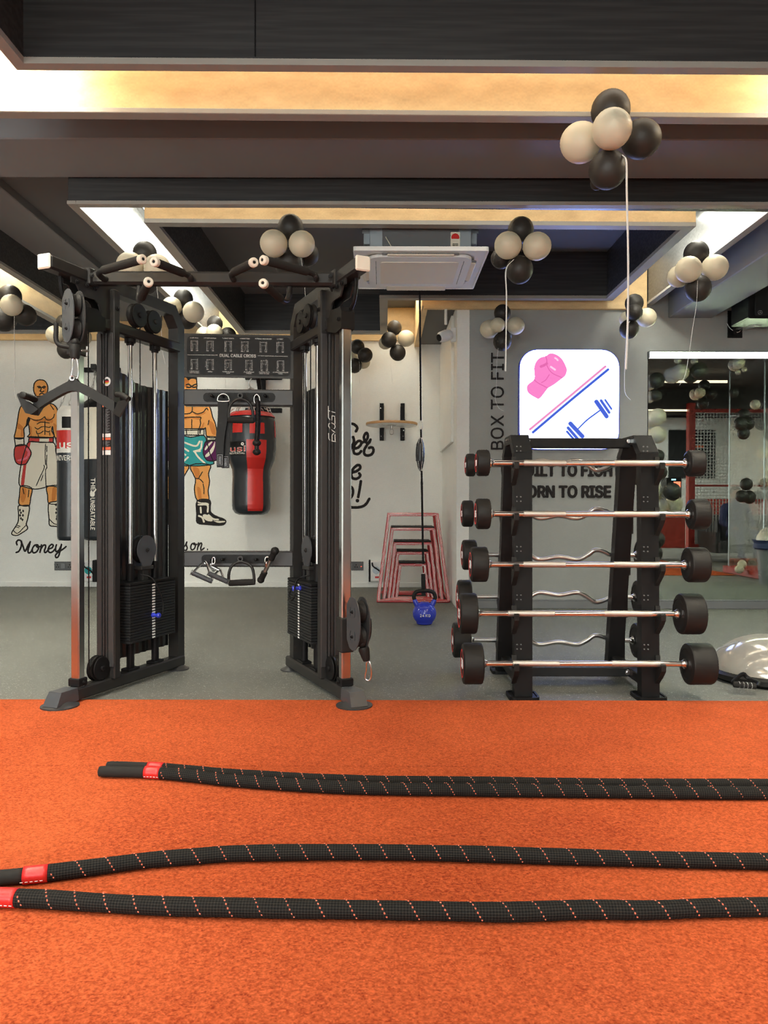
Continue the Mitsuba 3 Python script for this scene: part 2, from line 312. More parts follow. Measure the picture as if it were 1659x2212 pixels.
# left ring
board('trim_14', (-3.10, 5.0), (-3.10, YB - .35), .06, ZC, ZS, 'm_darkwood')
struct('lip', bx2((-3.135, 5.0, ZC - .012), (-3.065, YB - .35, ZC + .012), .002), 'm_lip', parent='trim_14')
k = ring('trim_15', Polygon([(XL + .3, 5.3), (-3.46, 5.3), (-3.46, yfl), (XL + .3, yfl)]), ZC, ZS, .075, 'm_tan', 'm_darkwood')
board('trim_16', (-3.1, 4.99), (XL, 4.99), .06, ZC, ZS, 'm_darkwood')
# cove lights: strips on the slab inside the slots, shining down
def strip(x0, y0, x1, y1, col, z=ZS - .012):
    k = struct('cove_light', quad((x0, y0, z), (x0, y1, z), (x1, y1, z), (x1, y0, z)), 'm_white', 'warm white light strip in the ceiling slot')
    lit(scene[k], col)
strip(oxl + .04, oyn + .06, oxr - .04, yn - .05, [c * 1.9 for c in COVE_NEAR])
def side_strip(x, y0, y1, s, col, z0=ZS - .19, z1=ZS - .02):      # light strip on a board's face, shining sideways (s = direction along x)
    k = struct('cove_light', quad((x, y0, z0), (x, y1, z0), (x, y1, z1), (x, y0, z1)) if s > 0 else quad((x, y0, z0), (x, y0, z1), (x, y1, z1), (x, y1, z0)), 'm_white', 'warm white light strip in the ceiling slot'); lit(scene[k], col)
strip(oxl + .06, yn + .02, xl - .06, 7.7, [c * .45 for c in COVE])
strip(xr + .06, yn + .02, oxr - .06, 6.35, [c * .45 for c in COVE])
side_strip(xl - .006, yn + .02, YB - .3, -1, [c * .8 for c in COVE])
side_strip(xr + .006, yn + .02, YW - .3, 1, [c * .5 for c in COVE])
strip(xj + .05, yfr + .05, .33, YB - .5, [c * .2 for c in COVE])
strip(xl, yfl + .12, xj, YB - .12, [c * .035 for c in COVE])
strip(XL + .3, yfl + .12, -3.4, YB - .12, [c * .03 for c in COVE])
strip(-3.40, 5.1, -3.18, 7.3, [c * .5 for c in COVE])
side_strip(-3.136, 5.1, YB - .5, -1, [c * .55 for c in COVE])
strip(XL + .4, 5.06, -3.5, 5.26, COVE)  # out of view, placed to light the left of the back wall
strip(fxl - .28, YF + 1.6, fxl - .06, oy - .05, COVE)
strip(2.22, YF + 1.6, 2.47, oy - .05, COVE)
strip(fxl, fyn + .06, 2.16, oy - .07, [c * .78 for c in COVE_NEAR])
strip(fxl, YF + 1.22, 2.16, YF + 1.42, COVE)

# ------------------------------------------------------------------ dual cable machine
M = thing('cable_machine', 'large dark grey dual cable gym machine with two splayed weight towers', 'gym machine')
class Tower:
    def __init__(s, f0, u, side):
        s.o = A_(*f0, 0); s.u = unit((u[0], u[1], 0)); n = A_(s.u[1], -s.u[0], 0); s.n = n * side; s.side = side
        s.R = np.stack([s.u, s.n, A_(0, 0, 1)], 1)
    def L(s, a, t=0., z=0.): return s.o + s.u * a + s.n * t + A_(0, 0, z)
    def bx(s, a, t, z, b=.004): return bx(s.L(sum(a) / 2, sum(t) / 2, sum(z) / 2), (a[1] - a[0], t[1] - t[0], z[1] - z[0]), s.R, b)
    def side_plate(s, pts, t, th): # polygon in (along, z) at offset t
        return prism(Polygon(pts), th, s.L(0, t + (0 if s.side > 0 else th), 0) if False else s.L(0, t, 0), s.u, (0, 0, 1))
    def sp(s, pts, t0, t1):
        m = prism(Polygon(pts), abs(t1 - t0), (0, 0, 0), (1, 0, 0), (0, 1, 0)); v = m[0]
        return s.o + v[:, 0:1] * s.u + v[:, 1:2] * A_(0, 0, 1) + (min(t0, t1) + v[:, 2:3]) * s.n, (m[1] if s.side < 0 else m[1][:, ::-1])
TL = Tower((-1.573, 3.78), (.341, .940), 1)
TR = Tower((-.157, 3.80), (-.4215, .907), -1)
def plate_shape(w, h, n=14):       # tall rounded cover plate, flat towards the post
    return sbox(-w * .3, -h / 2 + .03, w * .1, h / 2 - .03).buffer(.02).union(Point(0, 0).buffer(1.0, 24).__class__(
        [(w * .1 + w * .4 * math.sin(a), h / 2 * math.cos(a)) for a in np.linspace(0, math.pi, 20)] + [(-w * .3, -h * .4), (-w * .3, h * .4)]))
def wheel(o, axis, r, w): return lathe([(0, -w / 2), (r * .2, -w / 2), (r * .25, -w * .35), (r * .78, -w * .35), (r * .85, -w / 2), (r, -w / 2), (r * .9, -w * .1), (r * .9, w * .1), (r, w / 2), (r * .85, w / 2), (r * .78, w * .35), (r * .25, w * .35), (r * .2, w / 2), (0, w / 2)], 28, o, axis)
def bolt(o, axis, r=.010): return cat(disc(r, .006, o, axis, 10, .002), disc(r * .55, .006, np.asarray(o, float) + unit(axis) * .006, axis, 6, .001))
def carabiner(name, top, length, w, axis, parent):
    top = np.asarray(top, float); a = unit(axis)
    pts = [top + a * w * .25, top + a * w * .5 - A_(0, 0, length * .45), top + a * w * .42 - A_(0, 0, length * .85), top - A_(0, 0, length), top - a * w * .42 - A_(0, 0, length * .85), top - a * w * .25 - A_(0, 0, length * .4), top - a * w * .22 - A_(0, 0, .004)]
    return obj(name, tube(sp(pts, 5, True), .0038, 8, True), 'm_chrome', parent, True)
def build_tower(t, pinrow, cpx, cpy, alpha, chi):
    L = t.L
    def q(name, m, mt='m_frame', parent=M, sm=30, label=None): return obj(name, m, mt, parent, sm, label)
    # base
    bb = q('base_beam', t.bx((.02, .97), (-.036, .036), (.020, .082), .008))
    nose = np.array([L(a, w, z) for a, z, k in ((-.098, .022, .044), (-.060, .086, .038), (.05, .086, .037), (.06, .022, .037)) for w in (-k, k)])
    q('front_foot', hull(nose), 'm_gun', sm=False)
    for a in (-.03, .93):
        z0 = .0106 if a < .2 else 0.
        q('foot_pad', lathe([(0, 0), (.090 if a < .2 else .075, 0), (.090 if a < .2 else .075, .006), (.06, .012), (.03, .030), (0, .030)], 32, L(a, 0, z0)), 'm_framel')
    # chrome guide post
    q('guide_post', t.bx((.070, .116), (-.026, .026), (.07, 1.985), .006), 'm_post', sm=False, label='polished square post')
    q('post_clamp', cat(t.bx((.060, .126), (-.034, .034), (.085, .125)), bolt(L(.093, .034, .105), t.n), bolt(L(.093, -.034, .105), -t.n)), 'm_black')
    # main upright with groove
    up = q('upright', cat(t.bx((.300, .350), (-.056, .056), (.075, 2.13), .006)), 'm_frame')
    for w0, w1 in ((-.052, -.022), (-.014, .012), (.020, .054)):
        q('ridge', t.bx((.292, .302), (w0, w1), (.14, 1.90), .003), 'm_framel', up)
    # rear upright, top beam with chamfered corner as one bent beam
    e_, t0_, t1_ = (0, -.040, .028) if t.side > 0 else (-.035, -.045, .018)
    prof = [(.97, .05), (.97, 2.075), (.885, 2.185), (.01, 2.185), (.01, 2.12), (.855, 2.12), (.905, 2.055), (.905, .05)]
    q('rear_frame', t.sp([(a + (e_ if a > .5 else 0), z) for a, z in prof], t0_, t1_), 'm_frame', sm=False)
    tb = q('top_arm', t.bx((-.12, .20), (-.036, .036), (2.118, 2.186), .010), 'm_frame')
    q('end_cap', t.bx((-.134, -.119), (-.038, .038), (2.116, 2.188), .006), 'm_ivory', tb, label='pale end cap')
    q('cross_arm', t.bx((.20, .93), (-.035, .035), (1.912, 1.972), .008), 'm_frame')
    # gusset plates
    q('gusset', t.sp([(.02, 2.12), (.30, 2.12), (.30, 1.97), (.24, 1.97), (.215, 2.03), (.19, 2.045), (.09, 2.045), (.055, 2.09), (.02, 2.09)], -.030, -.022), 'm_frame', sm=False)
    q('gusset', t.sp([(.02, 2.12), (.30, 2.12), (.30, 1.97), (.24, 1.97), (.215, 2.03), (.19, 2.045), (.09, 2.045), (.055, 2.09), (.02, 2.09)], .022, .030), 'm_frame', sm=False)
    q('bracket', t.sp([(.06, 1.88), (.06, 1.965), (.075, 1.99), (.20, 2.00), (.235, 1.97), (.26, 1.97), (.26, 1.90), (.14, 1.87)], -.036, .036), 'm_black', sm=False)
    for a, z in ((.05, 2.10), (.12, 2.10), (.18, 2.10), (.09, 1.93), (.325, 2.03)):
        q('bolt', cat(bolt(L(a, .036 if a < .3 else .056, z), t.n, .012)), 'm_black')
    # cable guide strip from the top arm down
    q('cable_guide', tube(sp([L(.0, -.02, 2.12), L(.005, -.02, 2.06), L(.03, -.02, 2.01), L(.07, -.02, 1.98)], 5), .010, 8), 'm_black')
    # shroud: ribbed panel on the outer side
    z0, z1 = .13, 1.735; a0, a1 = .355, .985
    pr = [(a0 + (a1 - a0) * i / 44, .0) for i in range(45)]
    wav = [(a, -.105 - .010 * (1 if (i // 2) % 2 else 0)) for i, (a, _) in enumerate(pr)]
    pl = Polygon(wav + [(a, b + .006) for a, b in wav[::-1]])
    tops = lambda a: z1 - .10 * max(0, (a - a0 - .16) / .25 if a < a0 + .42 else 1.0) if False else z1
    v = []; nA = len(wav)
    for off in (0, .006):
        for a, b in wav:
            zt = 1.745 - .0 * a - (.05 * smooth01((a - .52) / .22))
            v += [L(a, b + off, z0), L(a, b + off, zt)]
    v = np.array(v); f = []
    for k in range(nA - 1):
        i, j = 2 * k, 2 * (nA + k); f += [[i, i + 1, i + 3], [i, i + 3, i + 2], [j, j + 3, j + 1], [j, j + 2, j + 3], [i + 1, j + 1, j + 3], [i + 1, j + 3, i + 3]]
    q('shroud', (v, np.array(f)), 'm_shroud', sm=False, label='ribbed black weight shroud')
    # weight stack
    N = 20; zb, zt = .244, .556; h = (zt - zb) / N
    pl = mikit.ply(t.bx((.405, .815), (-.072, .072), (0, h - .0022), .0016), 'm_plate', smooth=False)
    for i in range(N):
        k = put('weight_plate', {**pl, 'to_world': T().translate([0, 0, zb + i * h])}, M)
        if i < N: pass
        tag_m = t.bx((.597, .623), (.0715, .0732), (zb + i * h + .0025, zb + (i + 1) * h - .004), .0003)
        obj('number_tag', tag_m, 'm_white', k, False)
    q('top_plate', t.bx((.405, .815), (-.072, .072), (zt, zt + .016), .003), 'm_black')
    for a in (.50, .72):
        q('guide_rod', cyl(L(a, 0, .09), L(a, 0, 1.93), .0125, 14), 'm_chrome')
        q('rod_collar', cat(cyl(L(a, 0, 1.888), L(a, 0, 1.912), .03, 16), cyl(L(a, 0, 1.875), L(a, 0, 1.89), .02, 16)), 'm_black')
        q('rod_sleeve', cyl(L(a, 0, zt + .016), L(a, 0, zt + .115), .020, 16), 'm_black')
        q('stack_support', cat(cyl(L(a, 0, .095), L(a, 0, zb), .021, 16), t.bx((a - .045, a + .045), (-.03, .03), (.082, .096), .003)), 'm_black')
    # selector pin with coiled lanyard
    pr_ = zb + (pinrow + .5) * h; pa = .600 if t.side > 0 else .575
    pin = q('selector_pin', lathe([(0, 0), (.013, 0), (.014, .008), (.009, .013), (.009, .028), (.014, .034), (.015, .044), (.011, .05), (0, .05)], 18, L(pa, .072, pr_), t.n), 'm_blue', label='blue selector pin')
    e0 = L(.56, .02, zt + .05)
    mid = [e0, L(.58, .075, zt + .035), L(.60, .105, zt - .02), L(pa + .03, .12, (zt + pr_) / 2 - .02), L(pa + .02, .125, pr_ + .004)] if t.side > 0 else [L(.56, .02, zt + .05), L(.58, .08, zt + .03), L(.53, .12, zt - .005), L(.50, .135, zt - .06), L(.54, .14, zt - .085), L(.60, .13, zt - .06), L(pa, .124, pr_)]
    obj('lanyard', tube(sp(mid, 6), .004, 8), 'm_black', pin, True)
    # moving pulley above the stack
    zc = .742
    mp = q('moving_pulley', wheel(L(.61, 0, zc), t.n, .076, .034), 'm_black')
    tear = Polygon([(.61 + .082 * math.cos(a), zc + .082 * math.sin(a)) for a in np.linspace(-.35, math.pi + .35, 24)] + [(.575, .648), (.645, .648)])
    for w0, w1 in ((.022, .028), (-.028, -.022)): obj('cheek_plate', t.sp(list(tear.exterior.coords)[:-1], w0, w1), 'm_gun', mp, False)
    obj('yoke', cat(t.bx((.555, .665), (-.034, .034), (.630, .652)), t.bx((.585, .635), (-.02, .02), (zt + .01, .635)), bolt(L(.61, .028, zc), t.n, .013)), 'm_frame', mp)
    # fixed pulleys on top and at the foot
    for a, w, z in ((.50, .045, 2.035), (.655, .030, 2.035)):
        pu = q('pulley', wheel(L(a, w, z), t.n, .066, .030), 'm_rub')
        obj('cover', cat(disc(.064, .006, L(a, w + .016, z), t.n, 28), disc(.014, .010, L(a, w + .02, z), t.n, 14), disc(.064, .006, L(a, w - .016, z), -t.n, 28)), 'm_black', pu)
    pu = q('pulley', wheel(L(.237, .0, .145), t.n, .066, .030), 'm_rub')
    obj('cover', cat(disc(.062, .008, L(.237, .022, .145), t.n, 28), disc(.015, .014, L(.237, .026, .145), t.n, 14)), 'm_black', pu)
    # cables
    c = P(cpx, cpy, 1)  # carriage height only
    for nm, pts in (('cable', [L(.172, 0, .15), L(.172, 0, 1.88)]), ('cable', [L(.285, .005, .15), L(.285, .005, 2.0)]), ('cable', [L(.56, .02, 2.03), L(.56, .02, .80)]), ('cable', [L(.675, .02, 2.03), L(.675, .02, .78)])):
        q(nm, tube(pts, .0032, 8), 'm_black')
    # pulley carriage, swung round
    fw = A_(math.sin(alpha), -math.cos(alpha), 0); nm = A_(-math.cos(alpha), -math.sin(alpha), 0)
    d = chi; cc = P(cpx, cpy, d); zc = cc[2]
    ca = q('carriage', t.bx((.055, .131), (-.036, .036), (zc - .165, zc + .01), .006), 'm_frame', label='sliding pulley carriage')
    # place the cover plates between post and front
    for off in (.024, -.030):
        o = cc + nm * off - fw * .0
        pts = [(-.062, -.08), (-.062, .09), (-.03, .125), (.0, .13)] + [(.075 * math.sin(x), .13 * math.cos(x)) for x in np.linspace(.25, math.pi - .25, 16)] + [(-.0, -.13), (-.035, -.12)]
        slots = shapely.union_all([LineString([(.0 + .026 * math.cos(x), s + .034 * math.sin(x)) for x in np.linspace(a0_, a0_ + 1.3, 8)]).buffer(.0028) for s in (.055, -.06) for a0_ in (-.6, 2.4)])
        obj('cover_plate', prism(Polygon(pts).buffer(.0).difference(slots), .005, o, fw, (0, 0, 1)), 'm_gun' if off > 0 else 'm_framel', ca, False)
    for s in (.058, -.062):
        obj('wheel', wheel(cc + A_(0, 0, s), nm, .056, .036), 'm_rub', ca)
        obj('bolt', cat(bolt(cc + nm * .030 + A_(0, 0, s), nm, .008)), 'm_black', ca)
    return ca, cc, fw, nm
def smooth01(x): x = min(1, max(0, x)); return x * x * (3 - 2 * x)
cL = build_tower(TL, 8, 158, 684, math.radians(44), 3.735)
cR = build_tower(TR, 18, 773, 1347, math.radians(30), 3.735)
# left adjusting handle and cable end
def PP(d, *pts): return [P(x, y, d) for x, y in pts]
obj('adjusting_handle', tube(sp(PP(3.73, (121, 697), (121, 715), (121, 733), (127, 744), (140, 748), (156, 750)), 5), .0115, 12), 'm_rub', cL[0], True)
obj('cable_ball', ball(P(163, 739, 3.70), .019), 'm_rub', cL[0], True)
obj('cable_stop', lathe([(0, .0), (.026, 0), (.028, -.02), (.027, -.03), (.021, -.062), (.018, -.066), (0, -.066)][::-1], 20, P(162, 745, 3.70)), 'm_rub', cL[0])
obj('release_lever', cat(cyl(P(174, 757, 3.71), P(192, 758, 3.75), .006), cyl(P(188, 748, 3.75), P(188, 770, 3.75), .006)), 'm_steel', cL[0])
carabiner('carabiner', P(161, 774, 3.70), .105, .036, (1, 0, 0), cL[0])
obj('adjusting_handle', tube(sp(PP(3.74, (797, 1337), (798, 1352), (797, 1370), (793, 1382), (785, 1388)), 5), .0115, 12), 'm_rub', cR[0], True)
obj('cable_ball', ball(P(783, 1390, 3.72), .020), 'm_rub', cR[0], True)
obj('cable_stop', lathe([(0, 0), (.024, 0), (.027, .012), (.022, .045), (.016, .068), (0, .068)], 20, P(785, 1398, 3.72), P(793, 1432, 3.72) - P(785, 1398, 3.72)), 'm_rub', cR[0])
carabiner('carabiner', P(795, 1430, 3.72), .090, .034, (1, -.3, 0), cR[0])
# pull-up bar with six handles
b0, b1 = TL.L(.165, 0, 2.150), TR.L(.165, 0, 2.150)
pb = obj('pull_up_bar', bar(b0, b1, .06, .068, .012), 'm_frame', M)
for tw, s in ((TL, 1), (TR, -1)):
    obj('clamp', tw.bx((.125, .205), (-.048, .048), (2.108, 2.194), .006), 'm_frame', pb)
    obj('bolt', bolt(tw.L(.165, .050, 2.15) - A_(0, .04, 0), (0, -1, 0), .012), 'm_black', pb)
def grip(pts, k):                  # pts: (px, py, depth); the last two carry the foam
    p = [P(*q) for q in pts]; h = obj('pull_up_handle', tube(sp(p, 6), .0145, 12), 'm_frame', M, True)
    a, b = p[-2], p[-1]; s = a + (b - a) * k
    obj('foam_grip', cyl(s, b, .0205, 18, .004), 'm_foam', h)
    e = unit(b - a); obj('end_cap', lathe([(0, .018), (.008, .018), (.010, .022), (.019, .021), (.0225, .017), (.0225, 0), (.021, -.004), (0, -.004)][::-1], 20, b, e), 'm_ivory', h)
    obj('hole', disc(.007, .002, b + e * .0185, e, 12, .0005), 'm_black', h)
grip([(236, 604, 3.93), (222, 601, 3.88), (219, 585, 3.80), (304, 561, 3.60)], .05)
grip([(409, 606, 3.94), (412, 600, 3.88), (398, 591, 3.84), (337, 567, 3.60)], .05)
grip([(302, 615, 3.94), (299, 640, 3.93), (303, 648, 3.86), (320, 611, 3.62)], .15)
grip([(508, 605, 3.95), (504, 603, 3.90), (503, 589, 3.84), (546, 568, 3.62)], .05)
grip([(681, 606, 3.96), (683, 600, 3.88), (668, 588, 3.84), (573, 563, 3.60)], .05)
grip([(626, 618, 3.95), (624, 640, 3.94), (612, 650, 3.86), (571, 614, 3.62)], .15)
# header board and the two storage rails between the towers
hd = 4.585
def R4(x0, y0, x1, y1, d): a, b = P(x0, y0, d), P(x1, y1, d); return a, b
a, b = R4(398, 722, 634, 816, hd); zc = (a[2] + b[2]) / 2; xc = (a[0] + b[0]) / 2; W, H = b[0] - a[0], a[2] - b[2]
tilt = (P(634, 727, hd) - P(397, 722.5, hd)); tx = unit(A_(tilt[0], .012 * 0, tilt[2]))
hb = obj('header_board', prism(rrect(W, H, .004), .012, (xc, hd + .012, zc), tx, (0, 0, 1)), 'm_frame', M, False)
o = A_(xc, hd - .0005, zc)
obj('face', prism(rrect(W * .95, H * .90, .03), .0015, o, tx, (0, 0, 1)), 'm_black', hb, False)
lo = o - A_(0, .0015, 0)
def H2(px, py): return lo + tx * ((px - 516) / 236 * W) + A_(0, 0, -(py - 769 - (px - 516) * .018) / 94 * H)
obj('lettering', text('DUAL CABLE CROSS', .0175, H2(514, 768.5), tx, (0, 0, 1), .001, True, w=.215), 'm_print', hb, False)
obj('lettering', cat(bar(H2(405, 766.5), H2(470, 767.3), .001, .0022, 0), bar(H2(557, 768.7), H2(622, 769.9), .001, .0022, 0)), 'm_print', hb, False)
names = [('1.LAT PULL', 420, 730), ('2.CHEST MUSCLE', 454, 730.5), ('3.CHEST PRESS', 493, 731), ('4.HAMSTRING', 529, 731.5), ('5.SINGLE ARM TRICEP', 569, 732), ('6.TWIST', 605, 732.5),
         ('7.WOOD CHOP\nLOW TO HIGH', 420, 804), ('8.ROW', 454, 803.3), ('9.PERSON WOOD\nCHOP', 493, 805), ('10.ABDOMINAL\nCRUNCH', 538, 805.5), ('11.WOOD CHOP\nHIGH TO LOW', 571, 805.7), ('12.INCLINE/DECLINE\nPRESS', 606, 806)]
for i, (s, x, y) in enumerate(names):
    ls = s.split('\n')
    obj('lettering', cat(*[text(l, .0058, H2(x, y + 3.1 * (j - (len(ls) - 1) / 2)), tx, (0, 0, 1), .0006, True, w=.0052 * len(l)) for j, l in enumerate(ls)]), 'm_print', hb, False)
    ic = []; yy = 745.5 + (x - 420) * .018 if i < 6 else 785.5 + (x - 420) * .018
    for sx in (-7, 7):
        ic += [bar(H2(x + sx, yy - 10), H2(x + sx, yy + 12), .0006, .0016, 0, (1, 0, 0)), bar(H2(x + sx * .6, yy - 9), H2(x + sx * .6, yy + 11), .0006, .0008, 0, (1, 0, 0)), bar(H2(x + sx * 1.15, yy + 12), H2(x + sx * .5, yy + 12), .0006, .0028, 0)]
    ic += [bar(H2(x - 7, yy - 9), H2(x + 7, yy - 9), .0006, .0012, 0), bar(H2(x - 5, yy - 2), H2(x + 5, yy - 2), .0006, .0007, 0)]
    k = [(-4, 6), (2, 2), (-6, 1), (0, 8), (4, 5), (-3, -4), (-5, 7), (-9, 2), (0, 4), (1, 14), (4, -4), (-6, 2)][i]
    ic += [tube([H2(x + k[0], yy + k[1] - 6), H2(x + k[0] + 1, yy + k[1]), H2(x + k[0] - 2, yy + k[1] + 5)], .0008, 5), ball(H2(x + k[0], yy + k[1] - 7), .0016, 8)]
    obj('diagram', cat(*ic), 'm_print', hb, False)
rails = []
for y0, y1, dy in ((840, 876, 1.5), (1191, 1225, 0)):
    a, b = P(395, y0, 4.60), P(636, y0 + dy, 4.60); h = (y1 - y0) * 4.6 / FPX
    r = obj('storage_rail', bar(a + A_(.002, .03, -h / 2), b + A_(0, .03, -h / 2), .06, h, .008), 'm_framel', M); rails.append(r)
    zc = (a[2] + b[2]) / 2 - h / 2
    ox = P(517, 858, 4.6)[0] if y0 < 1000 else P(513, 1208, 4.6)[0]
    obj('peg_plate', prism(rrect(.43, h * .55, h * .25), .004, (ox, 4.601, zc + .001), (1, 0, 0), (0, 0, 1)), 'm_black', r, False)
    for px in ((461, 483, 519, 553, 575) if y0 < 1000 else (461, 483, 519, 555, 577)):
        p = P(px, y0 + 17, 4.598); obj('peg', cat(cyl(p, p - A_(0, .045, 0), .007, 12), ball(p - A_(0, .047, 0), .010, 12)), 'm_black', r)
# stickers and the letters on the right upright
def onface(t, w, z, off=.2905): return t.L(off, w, z)
axL = TL.n; axR = -TR.n
o = onface(TL, .018, P(225, 825, 4.06)[2]); st = obj('flag_sticker', prism(Point(0, 0).buffer(.024), .0012, o, axL, (0, 0, 1)), 'm_white', M, False, 'round sticker with a small flag')
for i, m_ in enumerate(('m_ink', 'm_red', 'm_yellow')):
    c = Point(0, 0).buffer(.0135).intersection(sbox(-.02, .0045 - .009 * i, .02, .0135 - .009 * i)); obj('stripe', prism(c, .0006, o - TL.u * .0013, axL, (0, 0, 1)), m_, st, False)
o0 = .016
def zy(y): return P(225, y, 4.06)[2]
ws = obj('warning_sticker', prism(sbox(-.026, zy(983), .026, zy(876)), .0010, TL.L(.2905, o0, 0), axL, (0, 0, 1)), 'm_ink', M, False, 'strip of warning labels')
for y0, y1, m_ in ((876, 880, 'm_orange'), (937, 945, 'm_white'), (946, 951, 'm_orange'), (966, 972, 'm_orange'), (973, 983, 'm_white')):
    obj('band', prism(sbox(-.0265, zy(y1), .0265, zy(y0)), .0006, TL.L(.2892, o0, 0), axL, (0, 0, 1)), m_, ws, False)
obj('band', cat(*[prism(sbox(-.020, zy(y + .9), .020 - .008 * ((i * 7) % 3), zy(y)), .0006, TL.L(.2892, o0, 0), axL, (0, 0, 1)) for i, y in enumerate(list(range(884, 935, 2)) + list(range(953, 965, 2)))]), 'm_grey', ws, False)
est = [[(250, 885), (253, 1015), (290, 1060), (418, 1085)], [(372, 880), (332, 930), (336, 1062)], [(404, 910), (409, 1085)], [(290, 760), (247, 705), (255, 645), (325, 620), (395, 655), (412, 715), (385, 760)], [(288, 770), (402, 852)],
       [(240, 215), (243, 495), (290, 552), (326, 545), (332, 442), (398, 452), (406, 632)], [(246, 322), (404, 360)]]
g = shapely.union_all([LineString([((x - 330) * 2.3e-4, P(717, 860 + y / 11.54, 4.07)[2]) for x, y in s]).buffer(.0026, 4) for s in est])
obj('lettering', prism(g, .0012, TR.L(.2915, -.004, 0), axR, (0, 0, 1)), 'm_print', M, False)

# ------------------------------------------------------------------ cable attachments hung on the machine
C7 = lambda x, y: (x / 3.95, 800 + y / 3.95)     # marks measured on an enlargement
C8 = lambda x, y: (380 + x / 3.95, 800 + y / 3.95)
def flat(pts, d, th, cv=C7, smooth_n=0):
    q = [P(*cv(*p), d) for p in pts]; xz = np.array([(v[0], v[2]) for v in q])
    return prism(Polygon(xz).buffer(.004).buffer(-.004).buffer(-.003).buffer(.003), th, (0, d + th / 2, 0), (1, 0, 0), (0, 0, 1))
lb = thing('lat_pulldown_bar', 'black V-shaped lat bar with paddle grips hanging at the left tower', 'lat bar')
Vp = [(590, 98), (608, 70), (630, 60), (655, 70), (675, 98), (760, 140), (840, 184), (985, 270), (985, 362), (930, 330), (850, 282), (760, 228), (700, 196), (665, 182), (630, 178), (595, 182), (550, 200), (470, 245), (390, 295), (325, 340), (290, 300), (330, 240), (430, 185)]
obj('bow', flat(Vp, 3.70, .034), 'm_rub', lb)
e = P(*C7(630, 72), 3.70)
obj('eye_bushing', lathe([(.007, -.020), (.013, -.022), (.014, -.0195), (.0135, .0195), (.013, .022), (.007, .020), (.007, -.020)], 20, e, (0, 1, 0)), 'm_steel', lb, label='steel bushing')
gl = obj('grip', flat([(160, 215), (172, 198), (240, 262), (335, 330), (380, 310), (262, 375), (232, 368), (195, 300)], 3.68, .040), 'm_rub', lb)
obj('paddle', hull(np.array([P(*C7(x, y), d) for x, y, d in ((235, 365, 3.66), (262, 378, 3.66), (330, 388, 3.72), (378, 305, 3.74), (325, 330, 3.66), (245, 345, 3.66), (262, 355, 3.70), (372, 322, 3.72))])), 'm_rub', gl, False)
obj('handle', tube(sp([P(*C7(188, 210), 3.60), P(*C7(230, 222), 3.63), P(*C7(275, 238), 3.67), P(*C7(310, 258), 3.70)], 4), [.020] * 12 + [.014], 12, sq=.8), 'm_rub', gl, True)
gr = obj('grip', hull(np.array([P(*C7(x, y), d) for x, y, d in ((1015, 262, 3.66), (1100, 246, 3.62), (1105, 258, 3.62), (1030, 400, 3.66), (1015, 398, 3.66), (965, 368, 3.68), (965, 355, 3.68), (1000, 270, 3.70), (1090, 250, 3.67), (1020, 392, 3.70))])), 'm_rub', lb, False)
obj('handle', tube(sp([P(*C7(994, 206), 3.68), P(*C7(1030, 208), 3.66), P(*C7(1070, 228), 3.64), P(*C7(1098, 248), 3.63)], 4), .0135, 12), 'm_rub', gr, True)

D = 4.545
st = thing('triceps_strap', 'black webbing strap hanging by a steel D-ring on the upper rail', 'strap')
dr_ = [C8(x, y) for x, y in ((362, 262), (358, 235), (372, 212), (404, 200), (436, 212), (450, 235), (448, 262))]
obj('d_ring', tube(sp([P(*q, D - .01) for q in dr_], 5, True), .0032, 8, True), 'm_chrome', st, True, 'steel D-ring')
def ribbon(pts, ws, th, d0, cv=C8):
    c = [P(*cv(*p), d0 + dd) for *p, dd in pts]; c = sp(c, 4); w = np.interp(np.linspace(0, 1, len(c)), np.linspace(0, 1, len(ws)), ws) * d0 / FPX / 3.95 / 2
    v = np.concatenate([np.stack([p + A_(-a, -th / 2, 0), p + A_(a, -th / 2, 0), p + A_(a, th / 2, 0), p + A_(-a, th / 2, 0)]) for p, a in zip(c, w)]); n = len(c); f = []
    for i in range(n - 1):
        for j in range(4): a, b = 4 * i + j, 4 * i + (j + 1) % 4; f += [[a, b, b + 4], [a, b + 4, a + 4]]
    f += [[0, 2, 1], [0, 3, 2], [4 * n - 4, 4 * n - 3, 4 * n - 2], [4 * n - 4, 4 * n - 2, 4 * n - 1]]
    return v, np.array(f)
s2 = obj('band', ribbon([(410, 262, .01), (428, 420, .012), (426, 600, .014), (424, 834, .0)], [80, 70, 66, 64], .005, D), 'm_black', st, False)
s1 = obj('band', ribbon([(402, 258, -.004), (398, 420, -.008), (376, 600, -.010), (378, 828, -.012)], [88, 82, 72, 56], .005, D), 'm_black', st, False)
for s, x, y in ((s1, 376, 764), (s2, 424, 780)):
    c = P(*C8(x, y), D - (.016 if s == s1 else .004)); obj('label_patch', prism(rrect(.030, .062, .002).difference(rrect(.026, .058, .002)), .001, c, (1, 0, 0), (0, 0, 1)), 'm_grey', s, False)
    obj('label_patch', cat(*[bx(c + A_(0, -.001, -.022 + .008 * i), (.016, .001, .004), None, 0) for i in range(6)]), 'm_grey', s, False)
